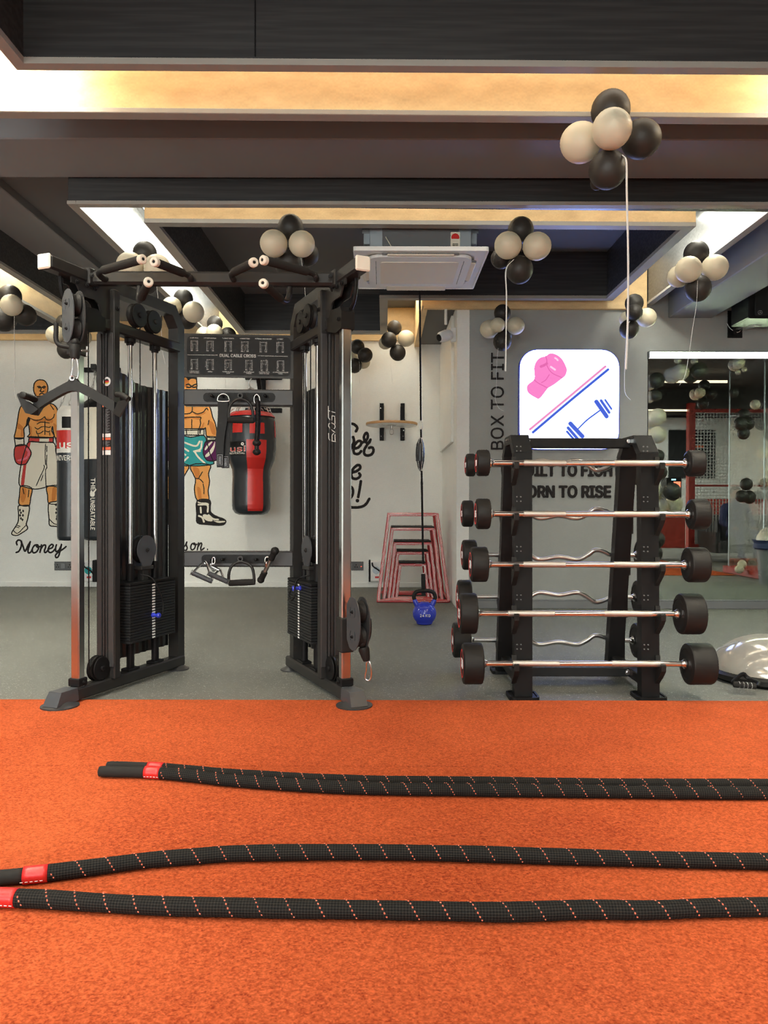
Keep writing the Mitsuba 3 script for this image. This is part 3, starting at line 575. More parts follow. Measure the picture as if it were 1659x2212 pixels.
def dhandle(label, top, arch, gy, gx0, gx1, d):
    h = thing('d_handle', label, 'handle'); g_ = [P(*C8(x, y), d) for x, y in arch]
    obj('frame', tube(sp(g_, 6), .0085, 10, sq=1.0), 'm_frame', h, True)
    t0 = P(*C8(*top), d); obj('eye', lathe([(.009, -.007), (.017, -.007), (.018, 0), (.017, .007), (.009, .007), (.009, -.007)], 18, t0, (0, 1, 0)), 'm_frame', h)
    a, b = P(*C8(gx0, gy[0]), d), P(*C8(gx1, gy[1]), d)
    obj('grip', lathe([(0, 0), (.014, 0), (.0165, .01), (.018, .06), (.0195, .5), (.018, .94), (.0165, .99), (.014, 1), (0, 1)] * A_(1, np.linalg.norm(b - a)), 18, a, b - a), 'm_foam', h)
dhandle('black D-shaped handle on the middle peg of the upper rail', (550, 216), [(449, 412), (451, 350), (470, 290), (505, 256), (550, 243), (598, 256), (635, 290), (655, 350), (660, 412)], (422, 426), 445, 668, D - .02)
dhandle('black D-shaped handle on the middle peg of the lower rail', (550, 1608), [(452, 1805), (451, 1740), (470, 1680), (505, 1648), (550, 1632), (610, 1648), (648, 1680), (664, 1740), (668, 1800)], (1816, 1805), 450, 676, D - .02)
rp = thing('triceps_rope', 'short black twisted rope with rubber stoppers in front of the red bag', 'rope')
ey = [C8(x, y) for x, y in ((668, 262), (670, 225), (690, 205), (710, 225), (716, 262), (705, 285), (680, 285))]
obj('eyelet', tube(sp([P(*q, D - .03) for q in ey], 5, True), .0042, 8, True), 'm_steel', rp, True, 'steel eyelet')
cl = sp([P(*C8(x, y), D - .035) for x, y in ((697, 262), (700, 340), (700, 430), (697, 520), (690, 598))], 10)
tt = np.linspace(0, 1, 90); cl = np.stack([np.interp(tt, np.linspace(0, 1, len(cl)), cl[:, i]) for i in range(3)], 1)
obj('rope', cat(*[tube(cl + np.stack([np.cos(tt * 60 + k * 2.094), np.sin(tt * 60 + k * 2.094), tt * 0], 1) * .0075, .0088, 8) for k in range(3)]), 'm_black', rp, True)
for y, w in ((620, 1.0), (697, .95)):
    obj('stopper', ball(P(*C8(690, y), D - .035), .024 * w, 24, (1.05, 1, .85)), 'm_rub', rp, True)
obj('stopper_neck', cyl(P(*C8(690, 600), D - .035), P(*C8(690, 700), D - .035), .013), 'm_rub', rp)

K9 = lambda x, y: (400 + x / 6.9125, 1170 + y / 6.9125)
Q = lambda x, y, d=0: P(*K9(x, y), D + d)
rh = thing('row_handle', 'chrome double-grip row handle with two dark grips on the lower rail', 'handle')
for a, b, d0, d1 in (((100, 462), (395, 592), -.02, .0), ((350, 475), (635, 600), -.13, -.10)):
    g_ = obj('grip', cyl(Q(*a, d0), Q(*b, d1), .0145, 16, .004), 'm_gun', rh)
    obj('end_ring', cat(disc(.017, .006, Q(*a, d0), Q(*a, d0) - Q(*b, d1), 16), disc(.017, .006, Q(*b, d1), Q(*b, d1) - Q(*a, d0), 16)), 'm_chrome', g_)
obj('frame', cat(*[tube(sp(p, 4), .0065, 8) for p in ([Q(120, 455, -.02), Q(270, 310, -.05), Q(300, 300, -.06), Q(320, 330, -.08), Q(365, 465, -.13)], [Q(380, 570, -.0), Q(470, 460, -.03), Q(520, 420, -.06), Q(545, 470, -.08), Q(570, 545, -.11)])]), 'm_chrome', rh, True)
obj('yoke', cat(bar(Q(285, 315, -.055), Q(520, 425, -.055), .03, .012, .003), bar(Q(370, 335, -.05), Q(445, 440, -.05), .034, .02, .003)), 'm_chrome', rh)
obj('swivel_ring', tube(sp([Q(405, 270, -.03), Q(415, 240, -.03), Q(440, 245, -.03), Q(445, 300, -.035), Q(430, 335, -.04), Q(405, 320, -.04)], 4, True), .0045, 8, True), 'm_chrome', rh, True)
rb = thing('revolving_bar', 'short chrome bar with black rubber ends tilted on the lower rail', 'bar attachment')
a, b = Q(1130, 570, -.02), Q(1340, 140, -.11)
obj('shaft', cyl(a, b, .0125), 'm_steel', rb)
for p, q in ((a, a + (b - a) * .30), (a + (b - a) * .70, b)):
    obj('rubber_grip', cyl(p, q, .0185, 18, .006), 'm_rub', rb)
obj('end_knob', ball(b, .024, 24), 'm_rub', rb, True); obj('end_knob', ball(a, .021, 24), 'm_rub', rb, True)
obj('swivel_ring', tube(sp([Q(1195, 250, -.03), Q(1225, 228, -.03), Q(1250, 250, -.035), Q(1240, 320, -.05), Q(1215, 350, -.055), Q(1195, 310, -.04)], 4, True), .0045, 8, True), 'm_chrome', rb, True)
obj('swivel', lathe([(0, 0), (.014, 0), (.014, .02), (.009, .026), (0, .026)], 14, Q(1222, 365, -.06), (0, -.2, 1)), 'm_chrome', rb)

# ------------------------------------------------------------------ barbell rack
R_ = thing('barbell_rack', 'black A-frame rack holding ten fixed barbells', 'rack')
YFr, YRr = 3.985, 4.60
xa, xb = P(1128, 1500, 3.99)[0], P(1400, 1500, 3.99)[0]
yb = lambda z: np.interp(z, (0, 1.275), (YFr, 4.02)) - .035 - .050
yr = lambda z: np.interp(z, (0, 1.275), (YRr, 4.36)) + .035 + .050
ZF = [P(1255, py, yb(z))[2] for py, z in zip((1000.5, 1110.5, 1219.5, 1325.5, 1433.5), (1.209, .954, .699, .453, .203))]
ZR = [P(1255, py, yr(z))[2] for py, z in zip((1005, 1110, 1199, 1290, 1383), (1.209, .954, .699, .453, .203))]
for x, sx in ((xa, -1), (xb, 1)):
    w = .046
    # one side: front leg, chamfered cap, rear leg
    sd = obj('front_upright', hull(np.array([(x + s * w, y, z) for s in (-1, 1) for y, z in ((YFr - .035, .012), (YFr + .035, .012), (4.02 + .035, 1.275), (4.02 - .035, 1.275))])), 'm_black', R_, False)
    obj('rear_upright', hull(np.array([(x + s * w - .012 * 0, y, z) for s in (-1, 1) for y, z in ((YRr - .035, .012), (YRr + .035, .012), (4.36 + .035, 1.275), (4.36 - .035, 1.275))])), 'm_black', R_, False)
    pr = [(3.983, 1.27), (4.055, 1.27), (4.12, 1.325), (4.27, 1.325), (4.325, 1.27), (4.397, 1.27), (4.285, 1.372), (4.10, 1.372)]
    obj('cap', prism(Polygon(pr), 2 * w + .004, (x - w - .002, 0, 0), (0, 1, 0), (0, 0, 1)), 'm_plate', R_, False)
    obj('bolt', cat(*[bolt((x + sx * (w + .002), y, 1.35), (sx, 0, 0), .009) for y in (4.14, 4.20)]), 'm_chrome', R_)
    obj('base_rail', bx2((x - .03, YFr, .055), (x + .03, YRr, .105), .004), 'm_black', R_)
    for y in (YFr, YRr):
        obj('foot_plate', cat(prism(rrect(.155, .16, .03), .012, (x, y, 0), (1, 0, 0), (0, 1, 0)), prism(rrect(.155, .16, .03).difference(rrect(.135, .14, .024)), .018, (x, y, 0), (1, 0, 0), (0, 1, 0))), 'm_black', R_, False)
    # cradles on both faces
    for iz in range(5):
        for front_ in (1, 0):
            zi = (ZF if front_ else ZR)[iz]; yu = np.interp(zi, (0, 1.275), (YFr, 4.02) if front_ else (YRr, 4.36)); s = -1 if front_ else 1; y0 = yu + s * .035; hx = x + (-.026 if sx < 0 else .058)
            poly = Polygon([(0, -.115), (0, .035), (.010, .035), (.016, .0), (.024, -.022), (.050, -.028), (.070, -.022), (.084, .004), (.096, -.002), (.094, -.030), (.064, -.062), (.016, -.100)])
            obj('cradle', prism(poly, .024, (hx - .012 if s < 0 else hx - .012, y0, zi), (0, s, 0), (0, 0, 1)), 'm_rub', R_, False)
            obj('screw', cat(*[bolt((x - sx * .0 + dx, y0, zi + dz), (0, s, 0), .0038) for dx in (-.034, -.014) for dz in (.065, .088)]), 'm_grey', R_)
obj('top_rail', bar((xa + .04, 4.19, 1.335), (xb - .04, 4.19, 1.335), .05, .052), 'm_black', R_)
obj('bottom_rail', bar((xa + .03, 4.29, .082), (xb - .03, 4.29, .082), .15, .05), 'm_plate', R_)
obj('bolt', cat(bolt((xa + .055, 4.155, 1.345), (0, -1, 0), .012), bolt((xb - .055, 4.155, 1.345), (0, -1, 0), .012), bolt((xb - .04, 4.2, .085), (0, -1, 0), .016)), 'm_chrome', R_)
words = ['top', 'second', 'third', 'fourth', 'lowest']
def barbell(z, y, xl0, xl1, xr0, xr1, dia, label, num, curl, group, flip=1):
    k = thing('barbell', label, 'barbell', group)
    for x0, x1, s in ((xl0, xl1, -1), (xr0, xr1, 1)):
        r = dia / 2; w = x1 - x0; b = min(.012, w * .2)
        hd_ = obj('head', lathe([(0, 0), (r * .72, 0), (r * .74, -.003), (r - b, 0), (r - b * .3, b * .3), (r, b), (r, w - b), (r - b * .3, w - b * .3), (r - b, w), (0, w)], 36, (x0, y, z), (1, 0, 0)), 'm_rub', k)
        xo = x0 - .001 if s < 0 else x1 + .001; ax = (0, s, 0)
        obj('ring', prism(Point(0, 0).buffer(r * .70).difference(Point(0, 0).buffer(r * .62)), .002, (xo, y, z), ax, (0, 0, 1)), 'm_red', hd_, False)
        obj('number', text(num, r * .42, (xo, y, z), ax, (0, 0, 1), .0025, True), 'm_white', hd_, False)
        xi = x1 if s < 0 else x0
        obj('collar', lathe([(0, 0), (.022, 0), (.026, .004), (.026, .010), (.019, .016), (.016, .024), (0, .024)], 20, (xi, y, z), (-s, 0, 0)), 'm_chrome', hd_)
    if not curl:
        obj('shaft', cyl((xl1, y, z), (xr0, y, z), .0150, 18), 'm_chrome', k)
        xs = np.array([1130, 1222, 1325, 1424]) if num not in ('25', '30') else np.array([(1097, 1199, 1305, 1410), (1108, 1210, 1322, 1428)][num == '30'])
        for p0, p1 in ((xs[0], xs[1]), (xs[2], xs[3])):
            obj('knurling', cyl((P(p0, 1100, y)[0], y, z), (P(p1, 1100, y)[0], y, z), .0162, 18), 'm_knurl', k)
    else:
        X = lambda px: P(px, 1100, y)[0]; hh = .032 * flip
        pts = [(xl1, 0), (X(1120), 0), (X(1145), .0), (X(1168), hh * .9), (X(1215), hh * .25), (X(1262), hh * .9), (X(1290), hh * .2), (X(1312), -hh * 1.4), (X(1345), .0), (X(1368), 0), (xr0, 0)]
        pts = [(X(1115), 0), (X(1130), -hh * .2), (X(1142), -hh * .1), (X(1166), hh * .85), (X(1207), hh * .35), (X(1246), hh * .85), (X(1268), hh * .1), (X(1286), -hh * .9), (X(1306), -hh * .6), (X(1320), 0), (X(1335), 0)]
        pts = [(xl1, 0), (xl1 + .03, 0)] + pts + [(xr0 - .03, 0), (xr0, 0)]
        obj('shaft', tube(sp([(x, y, z + dz) for x, dz in pts], 5), .0135, 14), 'm_steel', k, True)
    return k
FX = lambda px: P(px, 1100, 3.90)[0]
for i, (py, l0, l1, r0, r1, h) in enumerate(((1000.5, 1029, 1056, 1483, 1517, 57), (1110.5, 1028, 1058, 1490, 1527, 66), (1219.5, 1017, 1053, 1483, 1525, 76), (1325.5, 993, 1030, 1468, 1515, 88), (1433.5, 1000, 1043, 1484, 1538, 89))):
    z = (1.209, .954, .699, .453, .203)[i]; y = yb(z); z = ZF[i]
    sc = y / 3.90
    barbell(z, y, FX(l0) * sc, FX(l1) * sc, FX(r0) * sc, FX(r1) * sc, h * y / FPX, f'straight chrome barbell with round black heads, {words[i]} row on the front of the rack', ('10', '15', '20', '25', '30')[i], False, 'straight barbells on the front of the rack')
for i, (py, l0, l1, h) in enumerate(((1005, 1006, 1026, 49), (1110, 998, 1022, 57), (1199, 999, 1029, 65), (1290, 989, 1018, 74), (1383, 979, 1016, 75))):
    z = (1.209, .954, .699, .453, .203)[i]; y = yr(z); z = ZR[i]; w = (P(l1, 1100, y) - P(l0, 1100, y))[0]; xl_, xl1_ = P(l0, 1100, y)[0], P(l1, 1100, y)[0]; xr_ = P((1376, 1385, 1378, 1374, 1371)[i], 1100, y)[0]
    barbell(z, y, xl_, xl1_, xr_, xr_ + w, h * y / FPX, f'wavy curl barbell, {words[i]} row on the back of the rack', ('10', '15', '20', '25', '30')[i], True, 'curl barbells on the back of the rack', (1, -1, -1, 1, -1)[i])

# ------------------------------------------------------------------ battle ropes
def f_rope(p, n, uv):
    w = dr.sin(uv.x * 420 + uv.y * 6.2832 * 10) * dr.sin(uv.x * 420 - uv.y * 6.2832 * 10)
    return mix((0.006, 0.006, 0.006), (0.024, 0.023, 0.021), dr.clip(0.5 + 0.6 * w, 0, 1))
def f_rope_h(p, n, uv): return 0.5 + 0.5 * dr.sin(uv.x * 420 + uv.y * 6.2832 * 10) * dr.sin(uv.x * 420 - uv.y * 6.2832 * 10)
bump('m_rope', proc(f_rope), f_rope_h, .0012, .85, .10, 4e-4)
def rope_axis(pts, r):             # pixel centre line of a rope lying on the carpet -> axis points
    return [G(x, y, r * 1.05 + .0105) for x, y in pts]
def uvtube(c, r, n=22):
    v, f = tube(c, r, n, cap=False); s = np.concatenate([[0], np.cumsum(np.linalg.norm(np.diff(c, axis=0), axis=1))])
    m = len(c); V = v.reshape(m, n, 3); V = np.concatenate([V, V[:, :1]], 1); U = np.stack([np.repeat(s, n + 1), np.tile(np.arange(n + 1) / n, m)], 1)
    i, j = np.meshgrid(np.arange(m - 1), np.arange(n), indexing='ij'); a = i * (n + 1) + j; q = np.stack([a, a + 1, a + n + 2, a + n + 1], -1).reshape(-1, 4)
    return (V.reshape(-1, 3), np.vstack([q[:, [0, 1, 2]], q[:, [0, 2, 3]]])), U
def battle_rope(label, pts, r, s0, s1, pitch, phase, sleeve=True):
    k = thing('battle_rope', label, 'rope', None)
    c = sp(rope_axis(pts, r), 10); s = np.concatenate([[0], np.cumsum(np.linalg.norm(np.diff(c, axis=0), axis=1))])
    X = np.interp(np.arange(0, s[-1], .012), s, np.arange(len(s))); ss = np.arange(0, s[-1], .012)
    c = np.stack([np.interp(ss, s, c[:, i]) for i in range(3)], 1)
    px = lambda x: ss[np.argmin([abs(829.5 + FPX * q[0] / q[1] - x) for q in c])]
    a, b = px(s0), px(s1)
    sel = c[ss >= b - .01]; rr = r * (1 + .025 * np.sin(ss[ss >= b - .01] * 9 + phase) + .015 * np.sin(ss[ss >= b - .01] * 23))
    m, uv = uvtube(sel, rr); obj('braid', m, 'm_rope', k, True, uv=uv)
    if a > .02:
        sl = c[ss <= a + .01]; obj('handle_sleeve', tube(sl, np.concatenate([[r * .80], np.full(len(sl) - 2, r * .90), [r * .9]]), 22), 'm_foam', k, True)
    bd = c[(ss >= a - .006) & (ss <= b + .006)]; rb_ = obj('red_band', tube(bd, r * 1.06, 24), 'm_red', k, True, 'glossy red band')
    # seam stitches and lettering block on the band
    obj('stitching', cat(*[tube([p + A_(0, -r * 1.0, -r * .42), q + A_(0, -r * 1.0, -r * .42)], .0012, 5) for p, q in zip(bd[:-1:1], bd[:-1:1] + (bd[1:] - bd[:-1]) * .6)]), 'm_white', rb_)
    # tracer threads: dotted helices
    dots = []; L0, L1 = b + .01, ss[-1]
    for d in np.arange(L0, L1, pitch / 14.5):
        ph = -2 * np.pi * (d - L0) / pitch + phase
        i = min(int(d / .012), len(c) - 2); p = c[i] + (c[i + 1] - c[i]) * (d / .012 - i); t = unit(c[min(i + 3, len(c) - 1)] - c[max(i - 3, 0)]); sd = unit(np.cross(t, (0, 0, 1))); u2 = np.cross(sd, t)
        nn = sd * math.cos(ph) + u2 * math.sin(ph); q = p + nn * r * 1.0
        if nn[2] < -.55: continue
        tt_ = unit(t * pitch / (2 * np.pi * r) + (sd * math.sin(ph) - u2 * math.cos(ph))) 
        dots.append((q - tt_ * .0034, q + tt_ * .0034, nn))
    ms = [hull(np.array([a_, b_, (a_ + b_) / 2 + n_ * .0025, (a_ + b_) / 2 + np.cross(unit(b_ - a_), n_) * .0026, (a_ + b_) / 2 - np.cross(unit(b_ - a_), n_) * .0026])) for a_, b_, n_ in dots]
    key = obj('tracer_thread', cat(*ms), 'm_pinkthread', k, False, 'row of orange-pink tracer stitches'); labels[key]['kind'] = 'stuff'
mat('m_pinkthread', (0.66, 0.16, 0.10), .6)
battle_rope('black battle rope nearest the camera with a red band at the left edge', [(-160, 1937), (-60, 1937), (0, 1938), (40, 1940), (110, 1943), (200, 1949), (350, 1957), (500, 1960), (650, 1963), (830, 1966), (950, 1968), (1100, 1970), (1265, 1965), (1400, 1966), (1530, 1961), (1659, 1959), (1850, 1957), (2100, 1960)], .0215, -40, 37, .074, .6)
battle_rope('black battle rope curving up from the left edge, second from the camera', [(-140, 1902), (-60, 1900), (0, 1896), (53, 1891), (102, 1886), (180, 1876), (250, 1867), (330, 1857), (420, 1850), (500, 1844), (660, 1841), (830, 1841), (1000, 1844), (1230, 1851), (1450, 1857), (1659, 1861), (1900, 1866), (2200, 1872)], .0212, 53, 102, .074, .2)
battle_rope('front strand of the pair of black battle ropes lying side by side', [(215, 1666), (260, 1667), (314, 1668), (350, 1670), (430, 1678), (500, 1686), (660, 1697), (830, 1704), (1000, 1706), (1230, 1709), (1450, 1712), (1659, 1713), (1900, 1714), (2200, 1716)], .0212, 315, 346, .074, .4)
battle_rope('rear strand of the pair of black battle ropes lying side by side', [(232, 1655), (270, 1656), (320, 1658), (352, 1660), (430, 1667), (500, 1673), (660, 1683), (830, 1688), (1000, 1690), (1230, 1693), (1450, 1695), (1659, 1695), (1900, 1696), (2200, 1698)], .0200, 321, 352, .074, 1.5)

# ------------------------------------------------------------------ air conditioner
AC = thing('air_conditioner', 'white square cassette air conditioner hanging in the ceiling recess', 'air conditioner')
pa, pb_, pc, pd = G(764, 541, 2.76), G(1056, 545, 2.76), G(1021, 630, 2.76), G(771, 622, 2.76)
x0, x1 = (pa[0] + pd[0]) / 2, (pb_[0] + pc[0]) / 2; y0, y1 = (pa[1] + pb_[1]) / 2, (pc[1] + pd[1]) / 2
acx, acy, acw, acl = (x0 + x1) / 2, (y0 + y1) / 2, x1 - x0, y1 - y0
def acp(g, depth, z): return prism(g, depth, (acx, acy, z), (1, 0, 0), (0, 1, 0))
full = rrect(acw, acl, .02); inner_r = rrect(acw - .16, acl - .16, .09)
obj('cover', cat(acp(full.difference(inner_r), .022, 2.770), acp(full.difference(full.buffer(-.012)), .03, 2.765), acp(full.buffer(-.01), .01, 2.785)), 'm_white', AC, False)
obj('centre_panel', acp(rrect(acw - .20, acl - .20, .10), .024, 2.752), 'm_white', AC, False)
obj('grille', acp(rrect(acw * .60, acl * .56, .02), .006, 2.748), 'm_ivory', AC, False, 'beige intake grille')
for sx in (-1, 1): obj('seam', acp(sbox(sx * acw * .335 - .002, -acl * .3, sx * acw * .335 + .002, acl * .3), .004, 2.7495), 'm_grey', AC, False)
for i, (dx, dy) in enumerate(((0, -1), (0, 1), (1, 0), (-1, 0))):
    L_ = acw * .5 if dy else acl * .46; c = A_(acx + dx * (acw / 2 - .095), acy + dy * (acl / 2 - .095), 2.765)
    obj('vane', bar(c - A_(abs(dy), abs(dx), 0) * L_ / 2 - A_(0, 0, .016 if dy > 0 else .0), c + A_(abs(dy), abs(dx), 0) * L_ / 2 - A_(0, 0, .016 if dy > 0 else .0), .07, .012, .004, (dx * .25, dy * .25, 1)), 'm_ivory', AC)
    obj('slot', acp(rrect(L_ * 1.15 if dy else .045, .045 if dy else L_ * 1.15, .02, (dx * (acw / 2 - .082), dy * (acl / 2 - .082))), .008, 2.764), 'm_grey', AC, False)
bd_ = obj('body', bx2((acx - .36, acy - .38, 2.795), (acx + .36, acy + .36, 3.10), .004), 'm_galv', AC, False)
obj('service_plate', bx2((acx - .27, acy - .384, 2.80), (acx + .27, acy - .378, 3.08), .002), 'm_slab', bd_, False)
obj('cable_stub', bar(P(833, 512, acy - .39), P(846, 534, acy - .39), .02, .004, .001), 'm_ivory', bd_)
sk = obj('energy_sticker', prism(rrect(.066, .135, .006), .001, P(983.5, 522, acy - .385), (1, 0, 0), (0, 0, 1)), 'm_ivory', bd_, False)
obj('dial', prism(Point(0, .03).buffer(.028).intersection(sbox(-.05, .02, .05, .1)), .001, P(983.5, 522, acy - .387), (1, 0, 0), (0, 0, 1)), 'm_red', sk, False)
obj('print', cat(*[bx(P(983.5, 527 + 3 * i, acy - .3875), (.04, .001, .005), None, 0) for i in range(4)]), 'm_ink', sk, False)
for px in (793, 1022):
    c = P(px, 512, acy - .30); obj('hanging_bracket', cat(bx(c, (.05, .05, .12), None, .003), bx(c - A_(0, .03, -.03), (.07, .004, .03), None, .001)), 'm_galv', AC, False)
    obj('threaded_rod', cyl(c - A_(0, .02, .04), A_(c[0], c[1] - .02, ZS), .005, 8), 'm_steel', AC)

# ------------------------------------------------------------------ balloons
_pr = [(0, -1.10), (.05, -1.10), (.075, -1.075), (.03, -1.045), (.05, -1.02)] + [(math.sin(a) * (1 - .05 * (1 - math.cos(a)) / 2) , -math.cos(a)) for a in np.linspace(.12, math.pi, 16)]
_bm = {c: mikit.ply(lathe(_pr, 24), m, smooth=True) for c, m in (('w', 'm_bwhite'), ('b', 'm_bblack'))}
BN = {'w': 'white', 'b': 'black'}
def balloon(c, rad, col, lab, grp, away):
    """away: direction from the knot to the crown"""
    az = unit(away); ax = unit(np.cross((0.13, .2, 1) if abs(az[2]) < .9 else (1, 0, 0), az)); ay = np.cross(az, ax); M4 = np.eye(4)
    M4[:3, :3] = np.stack([ax, ay, az], 1) * rad * rng.uniform(.985, 1.0); M4[:3, 3] = c
    k = numbered('balloon'); scene[k] = {**_bm[col], 'to_world': T(M4)}; labels[k] = {'label': lab, 'category': 'balloon', 'group': grp}
def relax(o, cs, rs):
    """Push touching balloons apart along their lines of sight; returns the scale of each distance."""
    cs = [np.asarray(c, float) for c in cs]; k = np.ones(len(cs)); D_ = [np.linalg.norm(c - o) for c in cs]
    for _ in range(60):
        for i in range(len(cs)):
            for j in range(i):
                p, q = o + (cs[i] - o) * k[i], o + (cs[j] - o) * k[j]; gap = (rs[i] * k[i] + rs[j] * k[j]) * 1.0 - np.linalg.norm(p - q)
                if gap > 0:
                    s_ = (1 if k[i] * D_[i] >= k[j] * D_[j] else -1) * max(gap, .004) * .35; k[i] += s_ / D_[i]; k[j] -= s_ / D_[j]
    return k
def cluster(name, d, items, rib=None, back=0.):
    """items: (px, py, r px, colour, which one, depth offset in radii)"""
    grp = 'balloons of ' + name; c0_, rs = [], []
    for x, y, r, col, which, dz in items:
        c = P(x, y, d); rad = r * d / FPX; k = 1 + dz * rad / d; c0_.append(CAM + (c - CAM) * k); rs.append(rad * k * .97)
    k = relax(CAM, c0_, rs); cs = [CAM + (c - CAM) * q for c, q in zip(c0_, k)]; mid = sum(cs) / len(cs)
    for (x, y, r, col, which, dz), c, q, rad in zip(items, cs, k, rs):
        balloon(c, rad * q, col, f'{BN[col]} balloon, {which} in {name}', grp, c - mid + A_(0, 0, 1e-3))
    if rib:
        pts = [P(x, y, d + dd) for x, y, dd in rib[1:]]
        one('ribbon', tube(sp(pts, 6), rib[0] * d / FPX / 2, 6, sq=.25), 'm_white', f'thin white ribbon hanging from {name}', 'ribbon', 'balloon ribbons', True)
cluster('the large bunch nearest the camera', 3.64, [(1319, 238, 44, 'b', 'top one', .5), (1254, 308, 45, 'w', 'left one', .6), (1385, 300, 44, 'b', 'right one', .3), (1313, 367, 43, 'b', 'lowest one', .0), (1322, 278, 45, 'w', 'middle one', -.9), (1290, 395, 16, 'b', 'small one peeking out below', 1.3)],
        (6, (1345, 335, -.08), (1353, 350, -.10), (1354, 420, -.09), (1357, 560, -.06), (1356, 700, -.05), (1352, 798, -.05)))
cluster('the bunch right of the air conditioner', 5.02, [(1125, 497, 30, 'b', 'top one', .3), (1083, 558, 24, 'b', 'hidden left one', 1.4), (1122, 583, 31, 'b', 'lowest one', .2), (1097, 530, 31, 'w', 'left one', -.6), (1160, 532, 32, 'w', 'right one', -.4)],
        (3.5, (1110, 560, -.05), (1093, 583, -.12), (1094, 640, -.10), (1093, 740, -.08), (1092, 802, -.08)))
cluster('the bunch above the pull-up bar', 5.02, [(628, 492, 30, 'b', 'top one', .3), (664, 550, 27, 'b', 'right one behind', 1.0), (624, 568, 33, 'b', 'lower middle one', .5), (591, 526, 31, 'w', 'left one', -.5), (652, 527, 30, 'w', 'right one', -.6)],
        (3, (650, 557, -.1), (653, 575, -.08), (657, 600, -.06), (660, 650, -.05)))
cluster('the bunch above the mirror', 5.3, [(1504, 547, 28, 'b', 'top one', .3), (1466, 597, 25, 'w', 'left one half hidden', 1.0), (1508, 623, 29.5, 'b', 'lowest one', .2), (1544, 578, 29, 'w', 'right one', .1), (1487, 582, 30, 'w', 'front one', -.8)],
        (2.6, (1507, 606, -.12), (1504, 660, -.12), (1496, 710, -.1), (1489, 760, -.08), (1480, 810, -.06), (1468, 832, -.06)))
cluster('the bunch above the lit sign', 6.85, [(1370, 655, 21, 'b', 'top one', .6), (1354, 689, 17, 'w', 'left one behind', .8), (1397, 686, 22, 'w', 'right one', .3), (1359, 711, 22, 'b', 'lowest one', .0), (1370, 675, 19, 'b', 'front one', -.8)],
        (2.6, (1360, 694, -.15), (1354, 710, -.16), (1351, 760, -.14), (1349, 830, -.12), (1352, 852, -.1), (1362, 864, -.1)))
cluster('the bunch over the BOX TO FIT lettering', 6.9, [(1085, 676, 19, 'b', 'top one', .5), (1057, 711, 21, 'w', 'left one', .5), (1114, 704, 20, 'w', 'right one', .2), (1090, 722, 18, 'b', 'hidden middle one', .8), (1085, 738, 21, 'b', 'lowest one', .0), (1075, 702, 17, 'w', 'front one', -.9)],
        (2.4, (1076, 752, -.1), (1073, 790, -.1), (1072, 840, -.1), (1070, 862, -.1), (1078, 882, -.1), (1089, 888, -.1)))
cluster('the bunch above the round speed bag board', 8.5, [(852, 708, 17, 'b', 'top one', .4), (832, 741, 15, 'w', 'left one half hidden', .9), (877, 731, 19, 'w', 'right one', .2), (859, 762, 18.5, 'b', 'lowest one', .0), (840, 734, 18, 'b', 'front one', -.8)],
        (1.8, (841, 755, -.1), (844, 790, -.1), (848, 828, -.1)))
cluster('the bunch half hidden by the right tower', 8.7, [(772, 749, 16.5, 'b', 'top one', .4), (757, 770, 16, 'w', 'left one', .9), (784, 781, 17, 'w', 'lower right one', .9), (766, 790, 17, 'b', 'lowest one', .2), (789, 767, 17, 'b', 'right one', -.5)],
        (1.6, (776, 778, -.1), (777, 830, -.1), (780, 880, -.1), (777, 908, -.1)))
cluster('the bunch behind the left pull-up handles', 5.1, [(313, 547, 27, 'b', 'top one', .4), (281, 573, 30, 'w', 'left one', -.3), (340, 578, 30, 'w', 'right one', -.3), (316, 610, 26, 'b', 'lowest one', .3)],
        (3, (338, 612, -.05), (341, 640, -.05), (348, 700, -.03), (350, 750, -.0), (357, 788, -.0)))
cluster('the bunch just behind the left tower', 6.3, [(396, 645, 22, 'b', 'top one', .4), (371, 662, 22, 'w', 'left one', .0), (404, 690, 22, 'b', 'lowest one', .5), (418, 674, 24, 'w', 'right one', -.6)])
cluster('the bunch peeking over the header board', 8.0, [(464, 699, 18, 'b', 'top one', .5), (440, 722, 17, 'w', 'left one', .4), (493, 724, 18, 'b', 'right one', .4), (463, 718, 19, 'w', 'front one', -.6)], (1.7, (485, 735, 0), (487, 780, 0), (488, 840, 0)))
cluster('the bunch at the far left edge', 6.4, [(22, 639, 25, 'b', 'top one', .5), (8, 690, 28, 'b', 'lower left one', .7), (55, 681, 24, 'b', 'right one', .3), (25, 659, 24.5, 'w', 'front one', -.7)],
        (2.6, (31, 683, -.2), (31, 720, -.2), (32, 790, -.2), (31, 840, -.18), (35, 862, -.18)))
cluster('the bunch behind the lat pulley', 7.6, [(139, 697, 18, 'b', 'top one', .4), (120, 723, 21, 'w', 'left one', -.2), (178, 728, 20, 'w', 'right one', .3), (143, 756, 20, 'b', 'lowest one', .3)])

